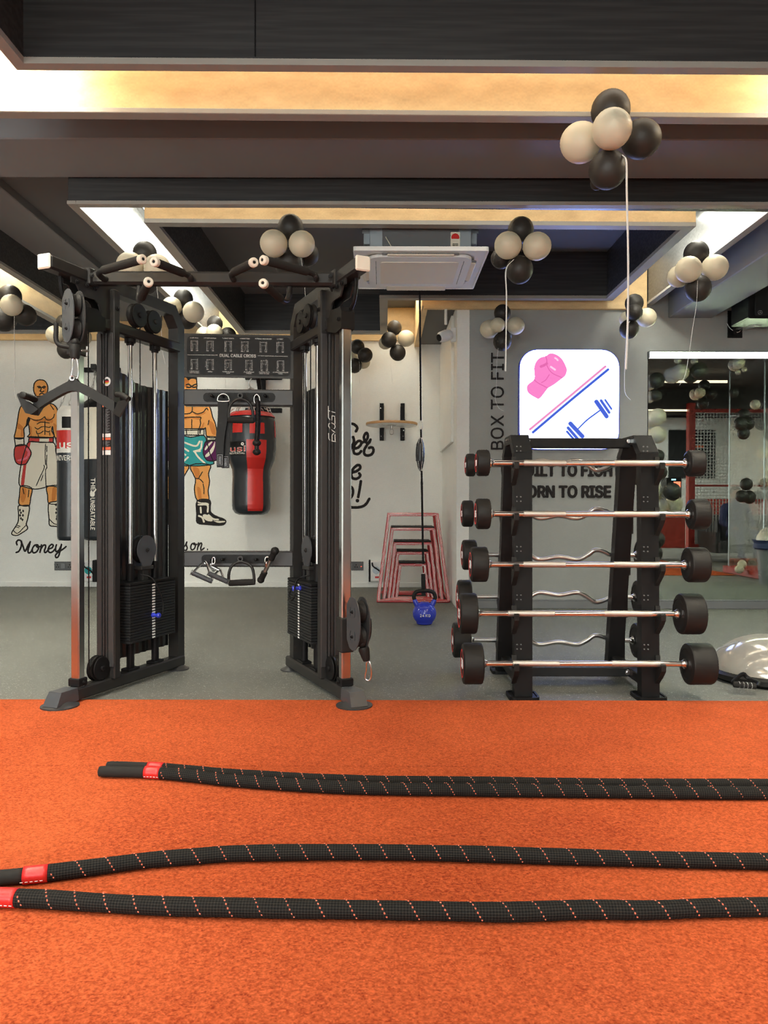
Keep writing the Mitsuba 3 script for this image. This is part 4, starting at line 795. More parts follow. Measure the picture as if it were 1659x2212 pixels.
# ------------------------------------------------------------------ lit sign and lettering on the sign wall
yS = 7.34; cS = P(1230, 863, yS); w_ = 214 * yS / FPX
ls = thing('light_box_sign', 'glowing white square sign with a pink boxing glove and a blue barbell', 'sign')
obj('case', prism(rrect(w_ + .012, w_ + .012, .17), .075, (cS[0], YW - .001, cS[2]), (1, 0, 0), (0, 0, 1)), 'm_blue', ls, False)
scene['m_lit'] = {'type': 'diffuse', 'reflectance': rgb(.06, .06, .06)}
k = obj('face', prism(rrect(w_, w_, .165), .004, (cS[0], yS + .004, cS[2]), (1, 0, 0), (0, 0, 1)), 'm_lit', ls, False); lit(scene[k], SIGN)
rim = rrect(w_ + .004, w_ + .004, .167).difference(rrect(w_ - .03, w_ - .03, .155))
K = lambda x, y: (P(1000 + x / 3.95, 740 + y / 3.95, yS)[0] - cS[0], P(1000 + x / 3.95, 740 + y / 3.95, yS)[2] - cS[2])
def sgn(name, g, m, dz, e=None, parent=None):
    k = obj(name, prism(g, .0015, (cS[0], yS - dz, cS[2]), (1, 0, 0), (0, 0, 1)), m, parent or ls, False)
    if e: lit(scene[k], e)
    return k
KP = lambda *p: Polygon([K(*q) for q in p]).buffer(.012).buffer(-.012)
PK, BL = emi(250, 128, 200), emi(52, 88, 212)
gl_ = [(545, 385), (560, 355), (610, 310), (608, 220), (625, 165), (660, 130), (705, 118), (735, 97), (770, 95), (815, 115), (850, 150), (880, 210), (885, 245), (870, 285), (845, 305), (780, 355), (730, 385), (715, 400), (655, 475), (620, 470), (560, 430)]
gk = sgn('glove', Polygon(sp([K(*q) for q in gl_], 4, True)), 'm_lit', .002, PK)
ln = lambda pts, w: LineString(sp([K(*q) for q in pts], 5)).buffer(w)
sgn('glove_crease', ln([(705, 118), (715, 150), (718, 200), (760, 260), (845, 300)], .004).union(ln([(715, 180), (690, 195), (665, 205)], .012)).union(ln([(735, 275), (705, 320), (670, 342)], .004)).union(ln([(608, 318), (640, 345), (715, 385)], .004)), 'm_lit', .0035, emi(226, 100, 172), gk)
sgn('highlight', ln([(750, 208), (770, 222), (785, 232)], .009).union(ln([(785, 132), (800, 142), (808, 152)], .008)), 'm_lit', .0035, emi(255, 205, 235), gk)
sgn('stripe', ln([(573, 740), (900, 468), (1214, 205)], .011), 'm_lit', .002, emi(238, 140, 190))
sgn('stripe', ln([(598, 765), (920, 492), (1237, 231)], .012), 'm_lit', .002, BL)
wt = [ln([(1138, 505), (1225, 630)], .020), ln([(1178, 495), (1247, 597)], .013), ln([(1213, 490), (1266, 566)], .009), ln([(917, 692), (1018, 800)], .020), ln([(897, 728), (985, 830)], .014), ln([(888, 760), (940, 820)], .010), ln([(1165, 582), (1060, 660), (985, 733)], .007)]
sgn('barbell_emblem', shapely.union_all(wt), 'm_lit', .002, BL)
def letters(key, s, px, py, hpx, wpx, d, label, up=False, bold=False, th=.018):
    t = thing('wall_lettering', label, 'lettering'); v = P(px, py, d); h = hpx * d / FPX; w = wpx * d / FPX
    ax, ay = ((0, 0, 1), (-1, 0, 0)) if up else ((1, 0, 0), (0, 0, 1))
    tot = meshkit.text_mesh(s, h, th, bold); xs = tot.vertices[:, 0]; f = w / (xs.max() - xs.min()); adv = 0
    for i, ch in enumerate(s):
        if ch == ' ': continue
        # position of the letter inside the word
        full_ = tm(meshkit.text_mesh(s[:i + 1], h, th, bold))[0][:, 0].max(); m = tm(meshkit.text_mesh(ch, h, th, bold)); wid = m[0][:, 0].max()
        vv = m[0].copy(); vv[:, 0] = (vv[:, 0] - wid + full_ - xs.min()) * f - w / 2; vv[:, 1] -= h / 2
        ax_, ay_ = A_(*ax), A_(*ay); vv, ff = cat(*[(vv + A_(dx * h, dy * h, 0), m[1]) for dx, dy in (((-.035, 0), (.035, 0), (0, .03), (0, -.03)) if bold else ((0, 0),))]); obj('letter', (v + vv[:, :1] * ax_ + vv[:, 1:2] * ay_ + (vv[:, 2:3]) * A_(0, -1, 0), ff), 'm_ink', t, False)
letters('a', 'BOX TO FIT', 1074, 867, 27, 208, YW - .001, 'raised black BOX TO FIT lettering running up the wall left of the sign', True)
letters('b', 'BUILT TO FIGHT', 1229, 1016, 24, 222, YW - .001, 'raised black BUILT TO FIGHT lettering behind the top barbells', False, True)
letters('c', 'BORN TO RISE', 1220, 1062, 24, 197, YW - .001, 'raised black BORN TO RISE lettering seen through the rack', False, True)

# ------------------------------------------------------------------ bags, board and fittings on the back wall
def bagz(py, d): return P(800, py, d)[2]
hb_ = thing('heavy_bag', 'long heavy bag with a white and red top and black body, behind the chrome post', 'punching bag')
dB = 8.75; c0 = P(154, 1000, dB); rB = .152
zt_, zbt = bagz(888, dB), bagz(1168, dB)
def lay(name, z0, z1, r, m, parent, c, cap0=False, cap1=False): return obj(name, lathe(([(0, z0)] if cap0 else []) + [(r * .86, z0), (r * .97, z0 + .02), (r, z0 + .05)] * bool(cap0) + [(r, z0)] * (not cap0) + [(r, z1)] * (not cap1) + [(r, z1 - .06), (r * .93, z1 - .02), (r * .7, z1 + .02), (0, z1 + .03)] * bool(cap1), 32, (c[0], c[1], 0)), m, parent, 40)
lay('body', zbt, bagz(996, dB), rB, 'm_leather', hb_, c0, True)
lay('letter_band', bagz(1002, dB), bagz(980, dB), rB + .0015, 'm_leather', hb_, c0)
lay('white_band', bagz(981, dB), bagz(972, dB), rB + .003, 'm_lwhite', hb_, c0)
lay('red_band', bagz(974, dB), bagz(933, dB), rB + .002, 'm_lred', hb_, c0)
lay('white_top', bagz(933, dB), bagz(884, dB), rB, 'm_lwhite', hb_, c0, False, True)
def wrap(mesh, c, r):              # bend a flat decal (x along the wall, y depth) round a bag
    v, f = mesh; a = (v[:, 0] - c[0]) / r; d_ = r + (c[1] - r - v[:, 1]); return np.stack([c[0] + d_ * np.sin(a), c[1] - d_ * np.cos(a), v[:, 2]], 1), f
def fine(m, e=.02):
    v, f = trimesh.remesh.subdivide_to_size(*m, e) if len(m[1]) < 4000 else m; return v, f
for px in (146, 190):
    p = P(px, 912, dB - rB)
    obj('strap_patch', wrap(fine(bx((p[0] if px < 180 else c0[0] + .15, c0[1] - rB - .004, p[2]), (.125, .006, .125), None, 0)), c0, rB), 'm_black', hb_, False)
def wtext(s, px, py, h, m, c, r, parent, w=None, up=None, bold=True, off=.002):
    p = P(px, py, c[1] - r); t = text(s, h, (p[0], c[1] - r - off, p[2]), (1, 0, 0) if not up else (0, 0, -1), (0, 0, 1) if not up else (1, 0, 0), .0012, bold, w=w); return obj('lettering', wrap(t, c, r), m, parent, False)
wtext('usi', 146, 960, .085, 'm_lwhite', c0, rB, hb_, w=.20, off=.004); wtext('UNIVERSAL', 141, 989, .055, 'm_lwhite', c0, rB, hb_, w=.30, off=.004)
def chain(parent, p0, p1, n, r=.012):
    p0, p1 = np.asarray(p0, float), np.asarray(p1, float); ms = []; d = unit(p1 - p0); s1_ = unit(np.cross(d, (0, 1, .01))); s2_ = np.cross(d, s1_); L_ = np.linalg.norm(p1 - p0) / n
    for i in range(n):
        c = p0 + (p1 - p0) * (i + .5) / n; s_ = s1_ if i % 2 else s2_
        ms.append(tube([c + d * math.cos(a) * L_ * .68 + s_ * math.sin(a) * r for a in np.linspace(0, 2 * math.pi, 9)[:-1]], .0035, 5, True))
    k = obj('chain', cat(*ms), 'm_chrome', parent, True); return k
tp = A_(c0[0] + .06, dB, P(160, 800, dB)[2])
for a in (0, 1, 2, 3): chain(hb_, c0 * A_(1, 1, 0) + A_(math.cos(a * 1.57 + .6) * rB * .85, math.sin(a * 1.57 + .6) * rB * .85, zt_ + .02), tp, 8)
h2 = thing('heavy_bag', 'tall cream and black heavy bag with white upright lettering behind the left tower', 'punching bag')
d2 = 8.72; c2 = P(226, 1000, d2); r2 = .235
lay('body', bagz(1167, d2), bagz(995, d2), r2, 'm_leather', h2, c2, True); lay('cream_top', bagz(995, d2), bagz(886, d2), r2, 'm_cream', h2, c2); lay('black_top', bagz(886, d2), bagz(868, d2), r2 * .99, 'm_black', h2, c2, False, True)
wtext('THE', 201, 1046, .052, 'm_lwhite', c2, r2, h2, None, True, True, .004); wtext('UNBEATABLE', 200, 1110, .052, 'm_lwhite', c2, r2, h2, .355, True, True, .004)
p = P(201, 1066, d2 - r2); obj('glove_emblem', wrap(prism(Polygon(sp([(-.03, -.03), (-.035, .01), (-.02, .035), (.0, .02), (.02, .04), (.04, .05), (.035, .03), (.02, .015), (.02, -.01), (.01, -.035)], 4, True)), .0012, (p[0], c2[1] - r2 - .004, p[2]), (1, 0, 0), (0, 0, 1)), c2, r2), 'm_lwhite', h2, False)
tp2 = A_(P(186, 806, d2)[0] + .10, d2, P(186, 803, d2)[2])
for a in (0, 1, 2, 3): chain(h2, c2 * A_(1, 1, 0) + A_(math.cos(a * 1.57 + .4) * r2 * .6, math.sin(a * 1.57 + .4) * r2 * .6, bagz(866, d2) + .02), tp2, 8)
def wall_bracket(label, px, py0, py1, arm, d):
    b = thing('bag_bracket', label, 'bracket')
    for y in (py0, py1):
        p = P(px, y, YB); obj('wall_bar', bx((p[0], YB - .02, p[2]), (.44, .04, .055), None, .004), 'm_black', b, False)
    a = P(px, py0, YB); obj('post', bx((a[0], YB - .06, (a[2] + P(px, py1, YB)[2]) / 2), (.06, .05, a[2] - P(px, py1, YB)[2] + .1), None, .004), 'm_black', b, False)
    e = A_(*arm); obj('arm', cat(bar((a[0], YB - .05, e[2] + .03), e + A_(0, -.05, .03), .06, .06, .004), bar((a[0], YB - .06, P(px, py1, YB)[2]), A_(a[0], YB, 0) * 0 + (A_(a[0], YB - .05, e[2]) * .45 + e * .55), .045, .045, .004)), 'm_black', b, False)
    return b
wall_bracket('black steel wall bracket holding the heavy bags at the left', 222, 800, 900, tp2 + A_(0, 0, .02), d2)
# uppercut bag
ub = thing('uppercut_bag', 'black and red uppercut bag with a wide top and narrower body, between the two towers', 'punching bag')
dU = 8.62; cU = P(543, 1000, dU); sU = (dU - .1) / FPX
prU = [(0, 1112), (26, 1112), (35, 1108), (40, 1100), (41, 1090), (41, 1060), (40, 1030), (41, 1015), (45, 1005), (50, 992), (52, 978), (53, 950), (52.5, 930), (51, 910), (48, 900), (40, 893), (20, 890), (0, 889)]
prU = [(r * dU / FPX, P(543, y, dU)[2]) for r, y in prU]
obj('body', lathe(prU, 40, (cU[0], dU, 0)), 'm_leather', ub, 40)
def onbag(g_fn, m, name, off, parent=ub, e=.03):
    v, f = g_fn; zs = np.array([p[1] for p in prU]); rs = np.array([p[0] for p in prU]); v, f = fine((v, f), e)
    r = np.interp(v[:, 2], zs, rs); a = (v[:, 0] - cU[0]) / .30; a = np.arcsin(np.clip((v[:, 0] - cU[0]) / (.30), -.99, .99)); r = r + off + (0.004 - (v[:, 1] - dU)) * 0
    k = v[:, 1]; thick = np.where(k < dU - .5, off, off - .004); r = np.interp(v[:, 2], zs, rs) + thick
    return obj(name, (np.stack([cU[0] + r * np.sin(a), dU - r * np.cos(a), v[:, 2]], 1), f), m, parent, False)
def slab(x0, x1, y0, y1):          # px on the bag -> thin slab in front
    a, b = P(x0, y0, dU - .26), P(x1, y1, dU - .26); return bx(((a[0] + b[0]) / 2, dU - .5, (a[2] + b[2]) / 2), (b[0] - a[0], .004, a[2] - b[2]), None, 0)
onbag(slab(532.5, 577, 949, 1104), 'm_lred', 'red_panel', .004)
for x0, x1, y0, y1 in ((498, 523, 913, 934), (540, 573, 912, 936)): onbag(slab(x0, x1, y0, y1), 'm_lred', 'red_patch', .005)
onbag(slab(592.5, 594.5, 905, 942), 'm_lred', 'red_patch', .006)
obj('red_rim', lathe([(prU[14][0] + .014, P(543, 902, dU)[2]), (prU[14][0] + .006, P(543, 899, dU)[2]), (prU[15][0] + .01, P(543, 892, dU)[2]), (prU[16][0], P(543, 888, dU)[2])], 36, (cU[0], dU, 0)), 'm_lred', ub, 40)
onbag(slab(491, 530.5, 953, 983), 'm_black', 'badge', .004)
def btext(s, px, py, h, m, off, w=None, bold=True):
    p = P(px, py, dU - .26); t = text(s, h, (p[0], dU - .5, p[2]), (1, 0, 0), (0, 0, 1), .001, bold, w=w); return onbag((t[0] - A_(0, 0.004, 0), t[1]), m, 'lettering', off, ub, .05)
btext('usi', 511, 969, .058, 'm_lwhite', .006, .20); btext('usi', 511, 969, .050, 'm_lred', .0075, .19, False); btext('UNIVERSAL', 506, 978.5, .02, 'm_lwhite', .006, .24)
p = P(523.5, 959, dU - .26); onbag(tuple(prism(Point(0, 0).buffer(.018).difference(Point(0, 0).buffer(.006)), .001, (p[0], dU - .5, p[2]), (1, 0, 0), (0, 0, 1))), 'm_lwhite', 'lettering', .006)
tU = A_(cU[0] - .01, dU, P(541, 822, dU)[2])
for i in range(8):
    a = i * math.pi / 4 + .3; chain(ub, A_(cU[0] + math.cos(a) * .235, dU + math.sin(a) * .235, P(543, 892, dU)[2]), tU - A_(0, 0, .06), 9, .013)
obj('hook', cat(tube(sp([tU - A_(0, 0, .08), tU - A_(.02, 0, .03), tU + A_(.01, 0, .03), tU + A_(.0, 0, .06)], 4), .008, 8)), 'm_chrome', ub, True)
wall_bracket('black steel wall bracket holding the red and black uppercut bag', 570, 816, 887, tU + A_(.03, 0, .10), dU)
# speed bag board
sb_ = thing('speed_bag_board', 'round wooden speed bag board on two black wall rails', 'speed bag board')
cb = P(846, 919, 8.97); cb[1] = 8.97
obj('board', disc(.30, .03, cb - A_(0, 0, .0), (0, 0, 1), 48, .006), 'm_wood', sb_); obj('underside', disc(.296, .003, cb - A_(0, 0, .003), (0, 0, 1), 48, .001), 'm_white', sb_)
obj('print', cat(*[bx(cb + A_(dx, -.10 + .05 * i, -.0035), (w, .02, .001), None, 0) for i, (dx, w) in enumerate(((-.05, .22), (0, .10), (-.03, .14), (.06, .16)))]), 'm_grey', sb_, False)
obj('swivel', cat(cyl(cb - A_(0, 0, .003), cb - A_(0, 0, .04), .014), tube(sp([cb - A_(.0, 0, .04), cb - A_(.022, 0, .06), cb - A_(.018, 0, .10), cb - A_(-.018, 0, .10), cb - A_(-.022, 0, .06)], 4, True), .004, 6, True)), 'm_steel', sb_)
for px in (824.5, 869.5):
    a, b = P(px, 872, YB), P(px, 952, YB); r = obj('wall_rail', cat(bx(((a[0] + b[0]) / 2, YB - .02, (a[2] + b[2]) / 2), (.048, .04, a[2] - b[2]), None, .003), bx(((a[0] + b[0]) / 2 + (.012 if px < 850 else -.012), YB - .05, (a[2] + b[2]) / 2 - .02), (.03, .025, (a[2] - b[2]) * .92), None, .003)), 'm_black', sb_, False)
    obj('arm', bar((a[0], YB - .05, cb[2] + .04), (a[0], cb[1] - .18, cb[2] + .04), .04, .02, .003), 'm_black', sb_)
    obj('bolt', cat(*[bolt((a[0] + dx, YB - .041, z), (0, -1, 0), .009) for dx, z in ((-.012, a[2] - .06), (.0, b[2] + .05), (.012, b[2] + .12))]), 'm_steel', r)
# double-end bag and kettlebell
dK = 6.42; ck = P(917, 1325, dK)
kb = thing('kettlebell', 'glossy blue kettlebell with a black handle anchoring the double-end bag', 'kettlebell')
rK = 25.5 * dK / FPX
obj('bell', lathe([(0, -rK * .93), (rK * .55, -rK * .93), (rK * .66, -rK * .86)] + [(rK * math.sin(a), -rK * math.cos(a)) for a in np.linspace(.75, math.pi - .35, 18)] + [(0, rK * .95)], 36, (ck[0], dK, rK * .93 + .001)), 'm_blue', kb, 40)
zK = rK * .93
H_ = lambda x, z: A_(ck[0] + x, dK, zK + z)
obj('horn', cat(*[tube(sp([H_(s * rK * .55, rK * .55), H_(s * rK * .78, rK * .98), H_(s * rK * .86, rK * 1.18)], 5), np.linspace(.024, .0165, 11), 14) for s in (-1, 1)]), 'm_blue', kb, True)
obj('handle', tube(sp([H_(-rK * .84, rK * 1.12), H_(-rK * .90, rK * 1.45), H_(-rK * .68, rK * 1.82), H_(0, rK * 1.93), H_(rK * .68, rK * 1.82), H_(rK * .90, rK * 1.45), H_(rK * .84, rK * 1.12)], 6), .0165, 14), 'm_rub', kb, True)
obj('lettering', text('24 KG', .022, (ck[0], dK - rK * 1.0 - .001, zK - .005), (1, 0, 0), (0, 0, 1), .004, True), 'm_white', kb, False)
de = thing('double_end_bag', 'small black teardrop double-end bag strung between ceiling and kettlebell', 'punching bag')
top = A_(P(905, 650, dK)[0], dK, ZS); xk = lambda y: P(905 + (915 - 905) * (y - 650) / (1285 - 650), y, dK)
bt = P(908, 982, dK)
obj('bag', lathe([(0, -36), (2.5, -35), (5.5, -28), (8.3, -14), (9.5, 0), (9.2, 12), (7.5, 24), (4.5, 32), (2, 36), (0, 36)] * A_(dK / FPX, dK / FPX), 24, bt), 'm_leather', de, 40)
obj('panel', lathe([(9.0, -14), (9.8, 0), (9.4, 12), (7.8, 24)] * A_(dK / FPX * .99, dK / FPX), 24, bt - A_(.002, .003, 0)), 'm_leather', de, 40)
obj('piping', cat(*[tube([bt + A_(math.cos(a) * r * dK / FPX, math.sin(a) * r * dK / FPX, z * dK / FPX) for r, z in ((3, -35), (8.6, -14), (9.8, 0), (9.5, 12), (7.8, 24), (3, 35))], .003, 5) for a in (-1.1, -2.2, .5, 2.6)]), 'm_white', de, True)
obj('cord', tube([top, xk(908)], .0075, 8), 'm_black', de); obj('cord', tube([xk(1063), xk(1218)], .0085, 8), 'm_black', de)
for a, b, r in ((945, 928, .006), (1017, 1040, .006), (1040, 1066, .007)): obj('loop', tube([xk(a), xk(b)], r * 1.3, 8), 'm_black', de)
for y in (918, 1040, 1230): obj('carabiner', tube(sp([xk(y - 9), xk(y) + A_(.014, 0, .01), xk(y + 8) + A_(.010, 0, 0), xk(y + 9), xk(y + 8) - A_(.010, 0, 0), xk(y) - A_(.014, 0, -.01)], 4, True), .0035, 6, True), 'm_steel', de, True)
obj('strap', cat(bar(xk(1240), xk(1286), .035, .006, .001, (0, 1, 0))), 'm_black', de)
# plyometric boxes, nested
mat('m_wrapred', (0.42, 0.018, 0.020), .25, spec=.9, clearcoat=.6)
names_ = ['largest', 'second largest', 'middle sized', 'second smallest', 'smallest']
yP0 = G(893, 1302)[1]; pxc = P(893, 1302, yP0)[0]
for i, (h, tw, bw, dep) in enumerate(((.914, .50, .72, .78), (.762, .43, .60, .66), (.61, .37, .50, .56), (.507, .31, .42, .46), (.38, .26, .34, .38))):
    pb2 = thing('plyo_box', f'red steel plyometric box, {names_[i]} of the nested stack wrapped in clear film', 'plyo box', 'nested plyometric boxes')
    yc = yP0 + .40 - .0 * i; tk = .030; xo = pxc; tp_ = [(sx, sy) for sx in (-1, 1) for sy in (-1, 1)]
    yo = yc + (.0, .02, .03, .04, .05)[i]
    B = lambda sx, sy, f: A_(xo + sx * (bw + (tw - bw) * f) / 2, yo + sy * (dep + (dep * .72 - dep) * f) / 2, .018 + (h - .036) * f)
    for sx, sy in tp_: obj('leg', bar(B(sx, sy, 0), B(sx, sy, 1), tk, tk, .004, (0, 1, 0)), 'm_wrapred', pb2, False)
    for f, nm in ((0, 'bottom_rail'), (1, 'top_rail')):
        for a, b in (((-1, -1), (1, -1)), ((-1, 1), (1, 1)), ((-1, -1), (-1, 1)), ((1, -1), (1, 1))): obj(nm, bar(B(*a, f), B(*b, f), tk, tk * .98, .004), 'm_wrapred', pb2, False)
    if i: obj('top_plate', bx((xo, yo, h + .004), (tw + .02, dep * .72 + .02, .012), None, .003), 'm_rub', pb2, False)
    rr_ = np.random.default_rng(i)
    obj('wrap', cat(*[tube(sp([B(sx, -1, f) + A_(rr_.uniform(-.02, .02), -.019, 0) for f in np.linspace(0, 1, 9)], 3), .0018, 4) for sx in (-1, 1) for _ in range(2)] + [tube(sp([B(-1, -1, f) * (1 - u) + B(1, -1, f) * u + A_(0, -.019, rr_.uniform(-.014, .014)) for u in np.linspace(0, 1, 7)], 3), .0018, 4) for f in (0, 1) for _ in range(1)]), 'm_lwhite', pb2, True, 'creases of clear plastic film')
# bosu ball
bo = thing('balance_trainer', 'shiny grey half-ball balance trainer with a resistance band, at the right edge beside the rack', 'balance trainer')
yBo = 4.42; cBo = A_(P(1662, 1460, yBo)[0], yBo, 0); rBo = .305
obj('base', lathe([(0, .0), (rBo * .95, 0), (rBo + .02, .02), (rBo + .02, .045), (rBo, .06), (0, .06)], 48, cBo), 'm_rub', bo)
obj('dome', lathe([(rBo * math.cos(a) * 1.0, .05 + .205 * math.sin(a)) for a in np.linspace(0, math.pi / 2, 24)], 64, cBo), 'm_bosu', bo, True)
obj('groove', cat(*[tube(sp([cBo + A_(rBo * math.cos(e) * math.sin(a_), -rBo * math.cos(e) * math.cos(a_), .05 + .206 * math.sin(e)) for e, a_ in pts], 5), .0022, 6) for pts in ([(.02, -.42), (.5, -.42), (.8, -.5)], [(.02, -.12), (.5, -.14), (.68, -.02), (.72, .5)])]), 'm_grey', bo, True)
obj('band', tube(sp([P(1535, 1452, 4.3), P(1545, 1409, 4.36), P(1575, 1393, 4.40), P(1612, 1386, 4.42), P(1660, 1392, 4.42), P(1710, 1410, 4.40), P(1750, 1440, 4.3)], 8), .006, 8), 'm_grey', bo, True)
hn = obj('band_handle', cyl(P(1583, 1478, 4.06), P(1634, 1482, 4.02), .0165, 16, .005), 'm_foam', bo)
obj('stripe', cat(*[cyl(P(x, 1478 + (x - 1583) * .08, 4.06 - (x - 1583) * .0008) - A_(.001, 0, 0), P(x, 1478 + (x - 1583) * .08, 4.06 - (x - 1583) * .0008) + A_(.001, 0, 0), .0172, 16, .0002) for x in (1596, 1605, 1613, 1622)]), 'm_white', hn)
obj('strap', tube(sp([P(1580, 1475, 4.06), P(1592, 1464, 4.08), P(1606, 1456, 4.10), P(1615, 1464, 4.10), P(1638, 1474, 4.05), P(1636, 1482, 4.02)], 5), .006, 6, sq=2.), 'm_black', hn, True)
# security camera
cc_ = thing('security_camera', 'white turret security camera on the wall corner', 'security camera')
p = P(985, 725, YW); obj('mount', bx((p[0] - .03, YW - .025, p[2]), (.055, .05, .135), None, .004), 'm_white', cc_, False)
q = P(966, 724, YW - .08); obj('housing', cat(lathe([(0, -.10), (.035, -.10), (.05, -.085), (.055, -.03), (.055, .0), (.05, .03), (0, .04)], 20, q, (.8, .5, .35))), 'm_white', cc_, 40)
obj('lens', disc(.034, .004, q - unit((.8, .5, .35)) * .102, -unit((.8, .5, .35)), 18), 'm_black', cc_)
one('pipe', cyl((p[0] - .10, YW - .02, p[2] + .10), (p[0] - .10, YW - .02, 2.93), .014), 'm_wall', 'thin grey conduit above the security camera', 'pipe')
# sockets and boxes low on the back wall
def socket(px, w, side, label):
    s = thing('wall_socket', label, 'socket'); c = P(px, 1222.5, YB); W_ = w * YB / FPX; h = 19 * YB / FPX
    obj('plate', bx((c[0], YB - .006, c[2]), (W_, .012, h), None, .003), 'm_slab', s, False)
    obj('switch', bx((c[0] - W_ * .12, YB - .014, c[2]), (.05, .008, .06), None, .002), 'm_skirt', s, False)
    for dx in (-.36, .16): obj('outlet', cat(*[bx((c[0] + W_ * dx + a, YB - .0125, c[2] + b), (.009, .003, .014), None, 0) for a, b in ((0, .014), (-.013, -.012), (.013, -.012))]), 'm_ink', s, False)
    k = obj('indicator', ball((c[0] + W_ * .40, YB - .013, c[2] - .006), .006, 8), 'm_red', s); lit(scene[k], (1.5, .1, .05))
socket(143, 50, 0, 'grey double socket plate below the Money lettering'); socket(762, 46, 0, 'grey double socket plate right of the right tower')
def wbox(px0, px1, label, fl):
    s = thing('control_box', label, 'electrical box'); a, b = P(px0, 1212, YB - .10), P(px1, 1256, YB - .10)
    obj('case', bx2((a[0], YB - .10, b[2]), (b[0], YB, a[2]), .006), 'm_white', s, False)
    obj('side', bx2((a[0] - .02 if fl else b[0] - .002, YB - .105, b[2] - .005), (a[0] if fl else b[0] + .05, YB, a[2] + .01), .004), 'm_black', s, False)
    obj('panel', prism(Point(0, 0).buffer(.045), .002, ((a[0] + b[0]) / 2, YB - .101, (a[2] + b[2]) / 2 + .01), (1, 0, 0), (0, 0, 1)), 'm_teal' if not fl else 'm_galv', s, False)
    obj('display', bx(((a[0] + b[0]) / 2 + .01, YB - .102, b[2] + .05), (.05, .004, .022), None, 0), 'm_red', s, False)
    obj('cable', tube(sp([((a[0] + b[0]) / 2 - .05, YB - .106, a[2] - .02), ((a[0] + b[0]) / 2 - .04, YB - .13, a[2] - .06), ((a[0] + b[0]) / 2 + .03, YB - .12, a[2] - .11), ((a[0] + b[0]) / 2 + .06, YB - .106, a[2] - .15)], 5), .008, 8), 'm_black', s, True)
wbox(181, 200, 'small white control box with cables beside the socket, behind the left tower', 0); wbox(800, 826, 'small white control box with cables left of the red boxes', 1)
# loudspeaker
sp_ = thing('loudspeaker', 'black loudspeaker on a wall bracket in the top right corner', 'speaker')
c = P(1648, 640, 7.05)
obj('cabinet', bx2((P(1606, 640, 6.9)[0], 6.80, P(1640, 690, 6.85)[2]), (P(1606, 640, 6.9)[0] + .62, 7.15, P(1640, 690, 6.85)[2] + .42), .01), 'm_black', sp_, False)
obj('grille', bx2((P(1606, 640, 6.9)[0] + .05, 6.785, P(1640, 690, 6.85)[2] + .02), (P(1606, 640, 6.9)[0] + .60, 6.802, P(1640, 690, 6.85)[2] + .40), .006), 'm_shroud', sp_, False)
e = P(1642, 675, 6.784)
obj('emblem', cat(prism(Point(0, 0).buffer(.020).difference(Point(0, 0).buffer(.016)), .002, (e[0], 6.785, e[2]), (1, 0, 0), (0, 0, 1)), *[bar((e[0], 6.784, e[2]), (e[0] + .014 * math.sin(a), 6.784, e[2] + .014 * math.cos(a)), .004, .003, 0, (0, 1, 0)) for a in np.arange(3) * 2.094]), 'm_grey', sp_, False)
pl_ = P(1587, 701, YW); br = obj('wall_plate', cat(bx((pl_[0], YW - .006, pl_[2]), (.14, .012, .26), None, .002), bx((pl_[0] - .02, YW - .03, pl_[2] + .01), (.03, .06, .24), None, .002)), 'm_black', sp_, False)
obj('bracket_arm', cat(bar(P(1596, 712, YW - .03), P(1634, 702, 7.05), .10, .012, .002), bar(P(1598, 692, YW - .05), P(1640, 689, 7.0), .12, .012, .002), bar(P(1632, 690, 7.04), P(1632, 704, 7.04), .01, .01, .002)), 'm_steel', sp_, False)
obj('wire', tube(sp([P(1570, 698, YW - .02), P(1578, 710, YW - .03), P(1592, 718, YW - .05), P(1600, 714, YW - .06)], 5), .004, 6), 'm_steel', sp_, True)

# ------------------------------------------------------------------ painted murals on the back wall
def mural_maker(sc, ox, oy):
    return lambda x, y: (lambda v: (v[0], v[2]))(P(ox + x / sc, oy + y / sc, YB))
def paint(k, name, g, m, layer): return obj(name, prism(g, .0010, (0, YB - .0005 - .0006 * layer, 0), (1, 0, 0), (0, 0, 1)), m, k, False)
def shape(cv, pts, n=4): return Polygon(sp([cv(*p) for p in pts], n, True)).buffer(0)
def lines(cv, ls, w): return shapely.union_all([LineString(sp([cv(*p) for p in l], 5) if len(l) > 2 else [cv(*p) for p in l]).buffer(w) for l in ls])
c1 = mural_maker(5.267, 0, 800)
mu = thing('boxer_mural', 'painted mural of a boxer in white shorts and red gloves', 'mural')
head = shape(c1, [(383, 215), (392, 150), (425, 115), (465, 108), (510, 120), (540, 165), (545, 220), (530, 270), (505, 310), (460, 325), (420, 305), (395, 265)])
torso = shape(c1, [(425, 300), (528, 300), (540, 372), (600, 384), (645, 425), (662, 490), (668, 590), (690, 680), (692, 770), (630, 770), (608, 690), (598, 640), (590, 690), (605, 765), (330, 762), (340, 720), (325, 610), (312, 560), (300, 630), (272, 670), (272, 770), (168, 772), (180, 690), (198, 590), (215, 480), (240, 410), (300, 388), (420, 372)], 3)
leg1 = shape(c1, [(243, 1315), (362, 1340), (350, 1450), (328, 1540), (220, 1525), (224, 1420)]); leg2 = shape(c1, [(538, 1325), (690, 1315), (695, 1420), (690, 1510), (560, 1515), (543, 1420)])
glove1 = shape(c1, [(180, 862), (275, 845), (330, 885), (357, 940), (345, 985), (318, 1035), (290, 1068), (225, 1073), (182, 1045), (162, 960)]); glove2 = shape(c1, [(645, 855), (700, 845), (735, 930), (715, 1010), (660, 1000), (635, 910)])
wr1 = Polygon([c1(*p) for p in ((165, 770), (272, 770), (276, 852), (178, 864))]); wr2 = Polygon([c1(*p) for p in ((632, 770), (694, 770), (704, 848), (652, 856))])
